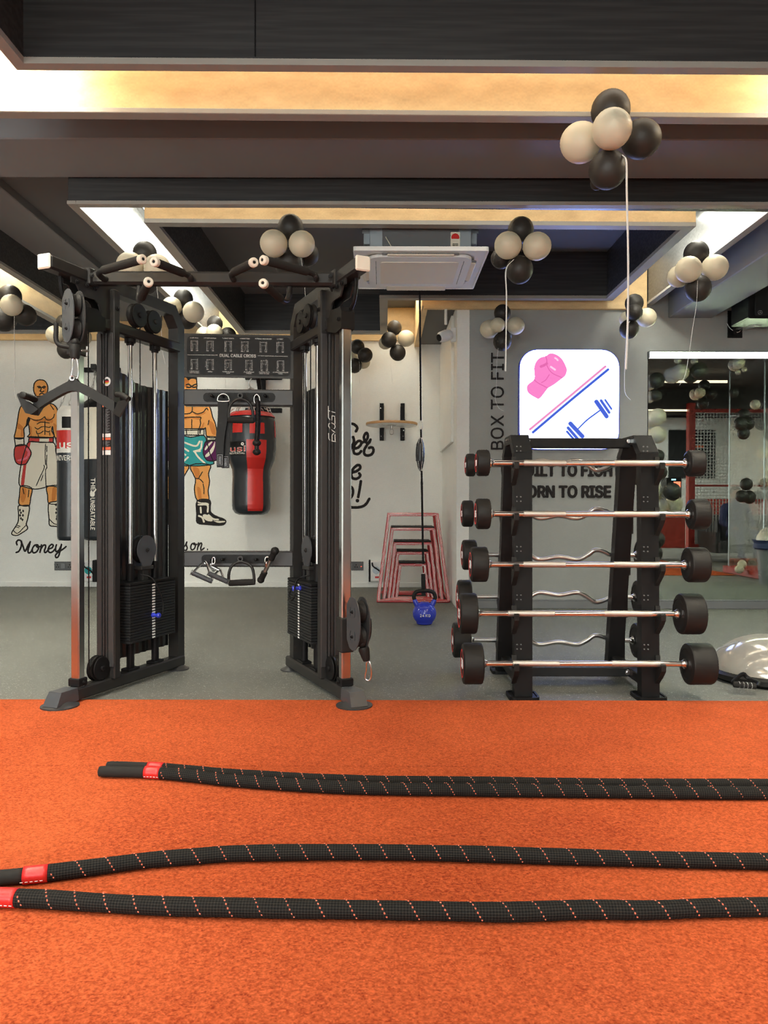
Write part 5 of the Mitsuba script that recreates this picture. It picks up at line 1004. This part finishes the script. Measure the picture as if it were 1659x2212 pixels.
belt = Polygon([c1(*p) for p in ((335, 755), (610, 765), (606, 822), (325, 812))]); shorts = shape(c1, [(335, 812), (470, 822), (606, 822), (640, 900), (665, 1050), (695, 1310), (610, 1318), (530, 1316), (520, 1330), (400, 1352), (280, 1325), (218, 1290), (240, 1080), (290, 900)], 3)
boot1 = shape(c1, [(208, 1548), (255, 1540), (335, 1545), (318, 1680), (300, 1750), (316, 1800), (250, 1850), (185, 1880), (135, 1862), (150, 1820), (205, 1730), (213, 1640)], 3); boot2 = shape(c1, [(552, 1525), (620, 1495), (690, 1500), (695, 1640), (692, 1785), (640, 1775), (568, 1765), (560, 1690)], 3)
allp = [head, torso, leg1, leg2, glove1, glove2, wr1, wr2, belt, shorts, boot1, boot2]
for nm_, g_ in (('head', head), ('torso', torso), ('leg', leg1), ('leg', leg2)): paint(mu, nm_, g_, 'm_skin', 1)
paint(mu, 'shading', shapely.union_all([shape(c1, p) for p in ([(470, 560), (520, 540), (600, 560), (590, 600), (520, 585), (430, 590), (360, 560)], [(205, 600), (270, 660), (265, 750), (235, 740), (240, 680), (200, 660)], [(335, 640), (360, 650), (365, 745), (342, 745)], [(610, 600), (650, 640), (680, 740), (650, 745), (620, 680)], [(400, 240), (430, 290), (470, 300), (450, 318), (415, 295)], [(250, 1330), (290, 1335), (300, 1420), (270, 1500), (240, 1480)], [(600, 1340), (640, 1345), (630, 1470), (590, 1490)], [(505, 180), (530, 200), (520, 260), (505, 250)])]).intersection(shapely.union_all([head, torso, leg1, leg2])), 'm_skind', 2)
paint(mu, 'glove', glove1, 'm_lred', 3); paint(mu, 'glove', glove2, 'm_lred', 3)
paint(mu, 'highlight', shape(c1, [(280, 870), (330, 900), (345, 945), (330, 980), (310, 965), (318, 930), (290, 900)]).union(shape(c1, [(195, 1020), (230, 1010), (290, 990), (310, 970), (320, 1000), (270, 1025), (220, 1035)])), 'm_pink', 4)
for nm_, g_ in (('shorts', shorts), ('wristband', wr1), ('wristband', wr2)): paint(mu, nm_, g_, 'm_cream', 2)
paint(mu, 'boot', boot1, 'm_cream', 2); paint(mu, 'boot', boot2, 'm_cream', 2)
paint(mu, 'stripe', shape(c1, [(322, 818), (350, 820), (325, 930), (300, 1080), (272, 1312), (240, 1300), (268, 1080), (295, 930)]).intersection(shorts).difference(glove1), 'm_lred', 3)
paint(mu, 'belt', belt, 'm_lred', 3); paint(mu, 'buckle', Polygon([c1(*p) for p in ((452, 762), (560, 765), (558, 818), (448, 816))]), 'm_cream', 4)
W1 = .0060
ink = [p.boundary.buffer(W1) for p in allp]
ink.append(lines(c1, [[(345, 545), (400, 568), (465, 560), (505, 530)], [(510, 528), (530, 560), (575, 562), (610, 535), (620, 500)], [(512, 580), (512, 730)], [(425, 610), (470, 590), (560, 600)], [(400, 650), (430, 670), (470, 645), (500, 640)], [(515, 640), (560, 650), (575, 640)], [(415, 690), (425, 720), (460, 715), (495, 690)], [(520, 690), (550, 700), (570, 690)], [(435, 735), (438, 750)], [(565, 710), (568, 740)], [(575, 395), (600, 430), (612, 445)], [(520, 842), (515, 960), (520, 1075)], [(535, 865), (533, 925)], [(535, 965), (530, 1050), (535, 1110), (520, 1140), (525, 1320)], [(500, 1080), (505, 1110), (450, 1230), (415, 1310)], [(490, 1195), (468, 1255)], [(262, 1345), (275, 1405)], [(330, 1360), (322, 1440)], [(560, 1690), (610, 1740), (650, 1755)], [(150, 1820), (200, 1855), (260, 1800), (300, 1760)], [(180, 1780), (215, 1790)], [(200, 1765), (230, 1775)]], W1 * .8))
ink.append(lines(c1, [[(428, 185), (450, 182), (468, 194)], [(480, 194), (500, 182), (520, 188)], [(455, 235), (470, 245), (490, 245), (500, 235)], [(450, 275), (475, 262), (505, 272)], [(470, 200), (466, 225), (455, 235)]], W1 * 1.0))
ink.append(shape(c1, [(435, 192), (455, 190), (462, 202), (440, 205)]).union(shape(c1, [(488, 194), (512, 192), (508, 206), (488, 204)])))
ink.append(shape(c1, [(318, 535), (345, 545), (335, 590), (310, 635), (296, 630), (312, 580)]))
ink += [Polygon([c1(x + dx, y + dy) for dx, dy in ((0, -18), (12, 0), (0, 18), (-12, 0))]) for x, y in ((228, 1590), (265, 1600), (240, 1620), (230, 1650), (262, 1650), (240, 1685), (258, 1700), (638, 1530), (645, 1580), (640, 1620), (650, 1660), (645, 1690))]
paint(mu, 'outline', shapely.union_all(ink), 'm_ink', 5)
# second boxer, half hidden by the left tower
c2_ = mural_maker(5.533, 390, 800)
m2 = thing('boxer_mural', 'painted mural of a boxer in teal shorts and purple gloves', 'mural')
hd2 = shape(c2_, [(25, 150), (35, 95), (70, 75), (130, 75), (180, 90), (195, 140), (195, 210), (180, 270), (140, 310), (90, 312), (50, 280), (30, 220)])
t2 = shape(c2_, [(60, 290), (165, 290), (180, 370), (260, 390), (345, 425), (385, 560), (420, 650), (432, 795), (318, 795), (300, 700), (275, 620), (282, 705), (-45, 705), (-40, 600), (-65, 660), (-90, 795), (-205, 795), (-195, 600), (-150, 440), (-60, 390), (45, 370)], 3)
l2 = shape(c2_, [(118, 1135), (352, 1128), (335, 1230), (348, 1330), (330, 1440), (335, 1560), (205, 1560), (165, 1420), (180, 1300)], 3); l3 = shape(c2_, [(-110, 1130), (100, 1135), (40, 1270), (-20, 1420), (-60, 1560), (-190, 1560), (-160, 1340)], 3)
g2_ = shape(c2_, [(312, 845), (412, 835), (438, 900), (445, 1050), (380, 1085), (310, 1068), (272, 990), (280, 910)]); g3 = shape(c2_, [(-205, 840), (-95, 845), (-60, 930), (-70, 1050), (-150, 1085), (-220, 1040), (-230, 930)])
w2 = Polygon([c2_(*p) for p in ((315, 790), (428, 795), (412, 842), (322, 848))]); w3 = Polygon([c2_(*p) for p in ((-205, 795), (-92, 795), (-95, 845), (-200, 842))])
b2 = Polygon([c2_(*p) for p in ((-45, 698), (282, 698), (280, 776), (-45, 772))]); s2_ = shape(c2_, [(-45, 772), (120, 800), (278, 778), (322, 880), (355, 1000), (392, 1085), (388, 1122), (240, 1142), (118, 1142), (70, 1142), (-60, 1130), (-130, 1110), (-85, 900)], 3)
bt2 = shape(c2_, [(200, 1558), (352, 1553), (356, 1680), (420, 1740), (520, 1778), (542, 1815), (490, 1852), (310, 1842), (200, 1822), (194, 1720)], 3); bt3 = shape(c2_, [(-195, 1556), (-55, 1558), (-60, 1680), (-50, 1800), (-150, 1845), (-260, 1850), (-290, 1815), (-220, 1740)], 3)
for nm_, g_ in (('head', hd2), ('torso', t2), ('leg', l2), ('leg', l3)): paint(m2, nm_, g_, 'm_skin', 1)
paint(m2, 'shading', shapely.union_all([shape(c2_, p) for p in ([(140, 500), (200, 525), (280, 490), (290, 520), (200, 545)], [(30, 560), (110, 555), (240, 560), (230, 590), (120, 575), (40, 590)], [(330, 600), (400, 640), (420, 760), (380, 760), (350, 680)], [(35, 100), (100, 130), (90, 200), (40, 190)], [(150, 1160), (220, 1180), (230, 1280), (190, 1300)], [(200, 1400), (240, 1420), (250, 1540), (220, 1540)], [(230, 720), (280, 620), (270, 700)])]).intersection(shapely.union_all([hd2, t2, l2])), 'm_skind', 2)
paint(m2, 'shorts', s2_, 'm_teal', 2); 
for nm_, g_ in (('belt', b2), ('wristband', w2), ('wristband', w3)): paint(m2, nm_, g_, 'm_cream', 3)
paint(m2, 'glove', g2_, 'm_purple', 3); paint(m2, 'glove', g3, 'm_purple', 3); paint(m2, 'boot', bt2, 'm_ink', 2); paint(m2, 'boot', bt3, 'm_ink', 2)
hl = [shape(c2_, p) for p in ([(300, 1010), (340, 970), (390, 900), (410, 850), (412, 900), (385, 980), (330, 1030), (298, 1035)], [(290, 940), (320, 890), (370, 850), (380, 860), (330, 920), (300, 955)], [(265, 1740), (300, 1720), (380, 1780), (370, 1805), (300, 1790)], [(390, 1795), (430, 1800), (525, 1800), (525, 1815), (450, 1822)])]
hl.append(lines(c2_, [[(40, 860), (180, 905), (230, 850)], [(165, 968), (240, 940), (255, 850)], [(165, 968), (215, 1040), (290, 1110)], [(160, 968), (235, 965)], [(40, 930), (95, 965)], [(35, 1000), (60, 1010)], [(40, 1085), (90, 1040)], [(215, 1605), (320, 1610), (325, 1690)], [(220, 1740), (260, 1760), (280, 1810)], [(335, 1730), (390, 1775), (450, 1785)], [(215, 1575), (270, 1585)], [(285, 1585), (330, 1600)], [(240, 1640), (245, 1700)]], .011))
for g_ in (s2_.difference(g2_), g2_, bt2): paint(m2, 'highlight', shapely.union_all(hl).intersection(g_), 'm_cream', 4)
k2 = [p.boundary.buffer(W1) for p in (hd2, t2, l2, l3, g2_, w2, b2, s2_, bt2)]
k2.append(lines(c2_, [[(140, 420), (140, 480), (110, 515), (35, 522)], [(145, 495), (200, 520), (270, 500), (310, 455), (330, 475)], [(40, 570), (110, 560), (235, 560), (240, 580)], [(135, 590), (135, 690)], [(235, 590), (240, 640), (225, 690)], [(340, 600), (330, 650)], [(262, 1215), (240, 1250), (220, 1285)], [(185, 1290), (230, 1300), (270, 1340)], [(270, 1360), (280, 1410), (280, 1475)], [(70, 710), (75, 765)], [(215, 700), (215, 770), (270, 772)]], W1 * .9))
k2.append(lines(c2_, [[(70, 175), (95, 165), (130, 190)], [(140, 195), (160, 175), (190, 165)], [(75, 200), (100, 205), (125, 200)], [(150, 205), (185, 200)]], W1 * 1.2))
k2.append(shape(c2_, [(30, 110), (45, 70), (110, 55), (185, 70), (198, 120), (185, 110), (150, 100), (120, 105), (95, 120), (70, 90), (45, 85)])); k2.append(Polygon([c2_(*p) for p in ((225, 705), (245, 705), (240, 760), (225, 760))]))
paint(m2, 'outline', shapely.union_all(k2), 'm_ink', 5)
# brush lettering
def script(name, label, cv, words_, w, dots=()):
    k = thing('painted_lettering', label, 'lettering')
    for sts in words_:
        g = shapely.union_all([LineString(sp([cv(*p) for p in s], 7) if len(s) > 2 else [cv(*p) for p in s]).buffer(w, 5) for s in sts]); paint(k, 'letter', g, 'm_ink', 1)
    for x, y, r in dots: paint(k, 'letter', Point(cv(x, y)).buffer(r), 'm_ink', 1)
script('a', 'black brush lettering Money painted below the boxer in white shorts', c1, [
    [[(195, 1985), (187, 1955), (212, 1930), (240, 1945), (244, 1985), (232, 2030), (210, 2062), (184, 2072)], [(240, 1940), (262, 2000), (285, 2058), (315, 2000), (345, 1950)], [(345, 1950), (332, 2000), (318, 2050), (328, 2078), (352, 2066), (365, 2040)]],
    [[(428, 1985), (395, 1990), (368, 2035), (380, 2075), (415, 2065), (438, 2025), (432, 1990), (412, 1990), (425, 2012), (455, 2005)]],
    [[(472, 1985), (466, 2025), (455, 2070)], [(462, 2040), (490, 1995), (515, 1988), (520, 2010), (505, 2055), (518, 2075), (548, 2045)]],
    [[(552, 2035), (592, 2018), (606, 1992), (588, 1980), (560, 2005), (548, 2045), (565, 2073), (595, 2066), (625, 2035)]],
    [[(642, 1985), (632, 2030), (640, 2062), (668, 2048), (692, 2005), (700, 1982)], [(698, 1990), (684, 2060), (662, 2120), (638, 2130), (634, 2100), (670, 2065), (720, 2032), (752, 2005)]]], .0098)
script('b', 'black brush lettering son painted below the boxer in teal shorts', c2_, [
    [[(20, 2125), (55, 2095), (75, 2052), (68, 2085), (80, 2120), (70, 2148), (42, 2150)]], [[(160, 2068), (135, 2075), (122, 2115), (135, 2145), (165, 2130), (178, 2090), (165, 2065), (150, 2072), (170, 2085), (195, 2080)]],
    [[(215, 2062), (210, 2100), (200, 2145)], [(207, 2115), (232, 2072), (250, 2065), (252, 2090), (240, 2130), (250, 2148), (282, 2125)]]], .0085, [(322, 2140, .009)])
c3 = mural_maker(9.62, 740, 890)
script('c', 'large black brush lettering Never Give Up beside the speed bag board', c3, [
    [[(-330, 620), (-300, 260)], [(-300, 270), (-160, 600)], [(-160, 600), (-120, 250), (150, 242)]], [[(150, 242), (230, 252), (290, 300), (305, 345), (278, 400)]], [[(-70, 740), (10, 700), (30, 610), (-20, 600), (-70, 690), (-60, 820), (40, 830)]],
    [[(90, 560), (115, 790), (150, 790), (205, 690), (238, 600), (218, 520)]], [[(255, 760), (330, 735), (385, 670), (378, 610), (325, 605), (262, 670), (228, 770), (240, 850), (290, 875), (345, 860), (385, 815)]],
    [[(420, 630), (480, 600), (522, 530), (515, 450), (480, 440), (445, 510), (455, 580), (500, 640), (550, 640), (580, 575)], [(560, 610), (500, 700), (450, 790), (455, 875), (520, 905), (600, 880), (642, 810), (625, 745), (585, 735), (550, 748)]],
    [[(-150, 1050), (-230, 1090), (-240, 1250), (-170, 1310), (-110, 1210), (-170, 1200)]], [[(-60, 1130), (-70, 1300)]], [[(20, 1120), (60, 1290), (130, 1180), (148, 1090), (130, 1050)]],
    [[(212, 1255), (300, 1225), (365, 1165), (352, 1110), (295, 1112), (215, 1190), (180, 1290), (205, 1370), (270, 1390), (335, 1365), (368, 1315), (345, 1275)]],
    [[(-160, 1560), (-180, 1750), (-110, 1800), (-60, 1560)]], [[(60, 1900), (80, 1560), (150, 1548), (205, 1590), (215, 1690), (170, 1780), (100, 1810)]], [[(380, 1440), (355, 1600), (325, 1765)]], [[(-180, 1930), (60, 1962), (200, 1982), (370, 1975), (480, 1920), (555, 1805)]]], .0165, [(308, 1842, .022)])

# ------------------------------------------------------------------ mirror and what it shows
xm0 = P(1399.5, 1000, YM)[0]; zm0, zm1 = P(1500, 1299, YM)[2], P(1500, 774, YM)[2]
mr = thing('wall_mirror', 'large wall mirror to the right of the lit sign', 'mirror')
obj('mirror_glass', quad((xm0, YM, zm0), (7.2, YM, zm0), (7.2, YM, zm1), (xm0, YM, zm1)), 'm_mirror', mr, False)
obj('backing', bx2((xm0, YM + .002, zm0), (7.2, YW - .001, zm1), 0), 'm_black', mr, False)
obj('strip_housing', cat(bx2((xm0, YM - .04, zm1 + .055), (7.2, YW - .001, zm1 + .062), .001), bx2((xm0 - .006, YM - .04, zm1 - .004), (xm0, YW - .001, zm1 + .062), .001)), 'm_slab', mr, False)  # added shields that keep the strip light off the wall around it
k = obj('light_strip', bx2((xm0, YM - .012, zm1), (7.2, YM + .01, zm1 + .054), .004), 'm_lit', mr, False, 'white light strip along the top edge'); lit(scene[k], (32., 40., 25.))
def mbar(a, b, w, h, **kw): return bar(a, b, w, h, **kw)
# front desk, red cage and rear wall at the other end of the room
def MB(x0, y0, x1, y1, D, th=.05): a, b = MV(x0, y0, D), MV(x1, y1, D); return bx2((min(a[0], b[0]), a[1] - th, min(a[2], b[2])), (max(a[0], b[0]), a[1], max(a[2], b[2])), .004)
mat('m_redsteel', (0.30, 0.022, 0.014), .4)
mat('m_sofa', (0.03, 0.028, 0.03), .6)
D0 = 15.0
cg = thing('steel_cage', 'red steel training cage with wire mesh, seen in the mirror', 'cage')
a, b = MV(1487, 1184, D0), MV(1503, 828, D0); yC = a[1]
obj('post', bx2((a[0], yC - .15, 0), (b[0], yC, 3.0), .006), 'm_redsteel', cg, False)
xe = MV(1659, 1000, D0)[0] + 1.0
for z, t in ((MV(1520, 887, D0)[2], .07), (MV(1520, 1049, D0)[2], .035), (MV(1520, 1181, D0)[2], .10)): obj('rail', bx2((b[0], yC - .06, z - t / 2), (xe, yC, z + t / 2), .004), 'm_redsteel', cg, False)
z0_, z1_ = MV(1520, 1181, D0)[2], MV(1520, 887, D0)[2]
wires = [bx2((x, yC - .035, z0_), (x + .013, yC - .024, z1_), 0) for x in np.arange(b[0] + .05, xe, .062)] + [bx2((b[0], yC - .035, z), (xe, yC - .024, z + .013), 0) for z in np.arange(z0_, z1_, .062)]
k = obj('wire_mesh', cat(*wires), 'm_steel', cg, False); labels[k] = {'label': 'welded wire mesh', 'kind': 'stuff'}
dk = thing('reception_desk', 'red reception desk seen in the mirror', 'desk')
obj('front', MB(1380, 1112, 1480, 1184, 14.0, .5), 'm_redsteel', dk, False); obj('top', MB(1375, 1106, 1484, 1112, 14.0, .56), 'm_sofa', dk, False)
ks = thing('drink_machine', 'black drink machine with a red screen on the desk, seen in the mirror', 'machine')
obj('body', MB(1440, 1032, 1472, 1104, 14.15, .3), 'm_black', ks, False)
a = MB(1449, 1046, 1468, 1060, 14.14, .01); k = obj('screen', MB(1453, 1040, 1469, 1058, 14.149, .003), 'm_lit', ks, False)
scene[k] = mikit.ply((lambda m: (m[0] + A_(0, .003, 0), m[1]))(MB(1455, 1040, 1470, 1056, 14.15, .004)), 'm_lit', smooth=False); lit(scene[k], (2.2, .25, .12))
k = obj('display', (lambda m: (m[0] + A_(0, .003, 0), m[1]))(MB(1450, 1022 + 12, 1460, 1038, 14.15, .004)), 'm_lit', ks, False); lit(scene[k], (.4, .9, 1.4))
po = thing('wall_poster', 'dark framed poster on the far wall, seen in the mirror', 'poster')
a, b = MV(1460, 925, 18.9), MV(1562, 1031, 18.9)
obj('board', bx2((a[0], YF, b[2]), (b[0], YF + .04, a[2]), .004), 'm_shroud', po, False)
obj('print', cat(*[bx(((a[0] + b[0]) / 2 + .1 + dx, YF + .042, a[2] - z), (w, .003, .06), None, 0) for dx, w, z in ((.1, .22, .42), (.0, .40, .62), (-.15, .2, .50))]), 'm_orange', po, False)
struct('trim_20', bx2((2.5, -.60, 2.80), (XR, -.5, ZS), .003), 'm_blackceil')
for (x0, y0, x1, y1, D) in ((1400, 821, 1572, 827, 13.5), (1400, 884, 1659, 889, 15.1)):  # lit cove edges; their glow is put in as emission
    k = struct('cove_light', MB(x0, y0, x1, y1, D, .02), 'm_white'); lit(scene[k], (1.0, .78, .52))
struct('wall_partition', bx2((2.5, -1.45, 2.84), (XR, -1.35, ZS), .003), 'm_blackceil')
ct = thing('long_counter', 'long dark counter with a red upper band behind the cage, seen in the mirror', 'counter')
obj('upper_band', MB(1505, 1078, 1720, 1112, 17.4, .1), 'm_redsteel', ct, False); obj('front', MB(1505, 1112, 1720, 1184, 17.4, .1), 'm_sofa', ct, False)
# glass partition, platform
gp = thing('glass_partition', 'frameless glass partition on a red platform edge, seen in the mirror', 'glass partition')
xg = 5.12; 
obj('pane', quad((xg, 3.4, .10), (xg, 4.43, .10), (xg, 4.43, 3.0), (xg, 3.4, 3.0)), 'm_glass', gp, False); obj('pane', quad((xg, 4.45, .10), (xg, 6.6, .10), (xg, 6.6, 3.0), (xg, 4.45, 3.0)), 'm_glass', gp, False)
obj('edge', cat(bx2((xg - .006, 3.38, .1), (xg + .006, 3.4, 3.0), 0), bx2((xg - .006, 4.43, .1), (xg + .006, 4.45, 3.0), 0)), 'm_galv', gp, False)
obj('sill', bx2((xg - .05, 3.3, 0), (xg + 4.2, 6.7, .10), .006), 'm_redsteel', gp, False)
# sofa, seated person, bin
so = thing('sofa', 'dark sofa behind the glass, seen in the mirror', 'sofa')
for nm, m in (('seat', MB(1556, 1172, 1656, 1195, 13.2, .7)), ('backrest', MB(1550, 1125, 1664, 1172, 14.2, .15)), ('armrest', MB(1546, 1150, 1556, 1195, 13.3, .7)), ('armrest', MB(1656, 1150, 1668, 1195, 13.3, .7))): obj(nm, m, 'm_sofa', so, False)
pe = thing('person', 'seated person in a blue shirt with dark hair, seen in the mirror', 'person')
import manifold3d as m3
def limb(js):                      # hull of spheres along joints -> one body
    out = None
    for (a, ra), (b, rb2) in zip(js[:-1], js[1:]):
        h = m3.Manifold.batch_hull([m3.Manifold.sphere(ra, 18).translate(tuple(map(float, a))), m3.Manifold.sphere(rb2, 18).translate(tuple(map(float, b)))]); out = h if out is None else out + h
    return out
o = MV(1605, 1175, 13.2); o[2] = .50; o[1] -= .25
J = lambda x, y, z: o + A_(x, y, z)
body_ = limb([(J(0, 0, 0), .14), (J(0, -.04, .22), .14), (J(0, -.06, .42), .15)]) + limb([(J(-.17, -.06, .46), .075), (J(.17, -.06, .46), .075)]) + limb([(J(0, -.06, .48), .06), (J(0, -.04, .60), .055)])
for s in (-1, 1): body_ = body_ + limb([(J(s * .19, -.06, .45), .065), (J(s * .26, .02, .20), .052), (J(s * .17, .26, .12), .038)]) + limb([(J(s * .09, 0, .0), .095), (J(s * .13, .42, .02), .070), (J(s * .13, .46, -.34), .05)]) + limb([(J(s * .13, .44, -.35), .05), (J(s * .13, .58, -.37), .035)])
bm_ = tm(trimesh.Trimesh(*(lambda m: (m.vert_properties[:, :3], m.tri_verts))(body_.refine_to_length(.04).to_mesh())))
bt_ = trimesh.Trimesh(*bm_); trimesh.smoothing.filter_taubin(bt_, iterations=8); obj('clothing', tm(bt_), 'm_cloth', pe, True)
obj('head', cat(ball(J(0, -.03, .70), .10, 24, (.82, .95, 1.15)), ball(J(0, .07, .69), .02, 12, (.8, 1, 1.2)), ball(J(-.085, -.02, .69), .025, 12, (.4, .8, 1.2)), ball(J(.085, -.02, .69), .025, 12, (.4, .8, 1.2))), 'm_flesh', pe, True)
obj('hair', ball(J(0, -.05, .735), .105, 24, (.86, .92, 1.0)), 'm_ink', pe, True)
for s in (-1, 1):
    hnd = [ball(J(s * .16, .29, .11), .04, 16, (.8, 1.1, .5))] + [tube([J(s * .16 + (i - 1.5) * .018, .32, .11), J(s * .16 + (i - 1.5) * .019, .36, .10), J(s * .16 + (i - 1.5) * .019, .385 - .005 * abs(i - 1.5), .085)], [.009, .008, .007], 8) for i in range(4)] + [tube([J(s * .13, .28, .11), J(s * .115, .32, .10), J(s * .12, .345, .09)], [.010, .009, .007], 8)]
    obj('hand', cat(*hnd), 'm_flesh', pe, True)
bi = thing('waste_bin', 'grey waste bin with a blue liner bag, seen in the mirror', 'bin')
c = MV(1664, 1262, 9.75); c[2] = 0
obj('body', lathe([(0, 0), (.13, 0), (.17, .52), (.165, .52), (.12, .02), (0, .02)], 28, c), 'm_grey', bi); obj('liner', lathe([(.172, .44), (.205, .46), (.19, .52), (.215, .56), (.16, .54)], 28, c), 'm_cloth', bi, 40); obj('lid', lathe([(.17, .54), (.165, .60), (.12, .68), (.05, .72), (0, .72)], 28, c), 'm_ivory', bi, 40)
# balloons that the mirror shows
VC = A_(0, 2 * YM, 1.0)             # the camera's mirror image
def mcluster(name, D, items):
    grp = 'balloons of ' + name; c0_, rs = [], []
    for x, y, r, col, which, dz in items:
        rad = r * D / FPX; c0_.append(MV(x, y, D + dz * rad)); rs.append(rad * .97)
    k = relax(VC, c0_, rs); cs = [VC + (c - VC) * q for c, q in zip(c0_, k)]; mid = sum(cs) / len(cs)
    for (x, y, r, col, which, dz), c, q, rad in zip(items, cs, k, rs):
        balloon(c, rad * q, col, f'{BN[col]} balloon, {which} in {name}', grp, c - mid + A_(0, 0, 1e-3))
mcluster('the mirrored garland at the left edge', 9.4, [(1418, 822, 18, 'b', 'black one second from top', 0), (1402, 826, 18, 'w', 'one behind the upper black one', .8), (1417, 855, 13, 'b', 'small black one', 0), (1403, 858, 13, 'w', 'small one behind it', .6), (1421, 900, 19, 'w', 'large upper one', 0), (1404, 905, 19, 'w', 'one behind the large upper one', .8), (1421, 939, 19, 'w', 'large lower one', 0), (1404, 945, 19, 'w', 'one behind the large lower one', .8), (1421, 985, 15, 'b', 'dark one at bar height', 0), (1425, 1020, 17, 'b', 'dark one below it', .5), (1412, 1060, 20, 'w', 'pale one beside the upright', .5), (1452, 1062, 20, 'b', 'round dark one over the desk', -.5), (1456, 1088, 20, 'w', 'pale one over the desk', .2), (1424, 1092, 20, 'w', 'pale one left of it', .4), (1418, 1166, 19, 'b', 'dark green-black one near the floor', 0), (1412, 1195, 20, 'b', 'lowest one', .4)])
mcluster('the mirrored garland at the top', 9.2, [(1452, 811, 19, 'w', 'left one', .4), (1470, 804, 19, 'w', 'front one', -.3), (1510, 801, 19, 'b', 'dark one', .0), (1492, 812, 17, 'b', 'dark one behind', .8), (1464, 778, 8, 'w', 'tiny one on top', 0), (1500, 780, 8, 'w', 'tiny one above the dark one', 0), (1587, 788, 14, 'w', 'bright one', 0), (1596, 784, 13, 'w', 'bright one beside it', -.3), (1594, 804, 6, 'w', 'tiny hanging one', 0), (1608, 798, 6, 'w', 'tiny hanging one at the right', 0)])
mcluster('the mirrored bunch before the red post', 12.4, [(1521, 833, 13, 'b', 'top one', .3), (1503, 852, 14, 'w', 'left one', .0), (1536, 851, 13, 'b', 'right one', 0), (1518, 872, 13, 'b', 'lowest one', .2), (1512, 848, 12, 'w', 'front one', -.6)])
mcluster('the mirrored bunch near the glass', 10.6, [(1607, 896, 14, 'b', 'top black one', .3), (1600, 915, 15, 'b', 'left black one', 0), (1615, 915, 15, 'b', 'right black one', .3), (1606, 936, 14, 'b', 'lowest black one', 0), (1612, 1046, 14, 'b', 'round black one', 0), (1602, 1072, 14, 'b', 'black one below it', .3), (1618, 1074, 15, 'b', 'wide black one', 0), (1650, 978, 14, 'w', 'one at the frame edge', 0), (1653, 1015, 11, 'w', 'one below it', 0), (1652, 1040, 13, 'w', 'lower one at the edge', 0), (1585, 848, 11, 'b', 'one left of the glass edge', 0), (1631, 874, 11, 'w', 'one near the lit strip', 0)])
mcluster('the mirrored pair on the red platform', 10.8, [(1603, 1219, 10, 'w', 'upper one', 0), (1597, 1230, 10, 'w', 'lower one', -.3)])
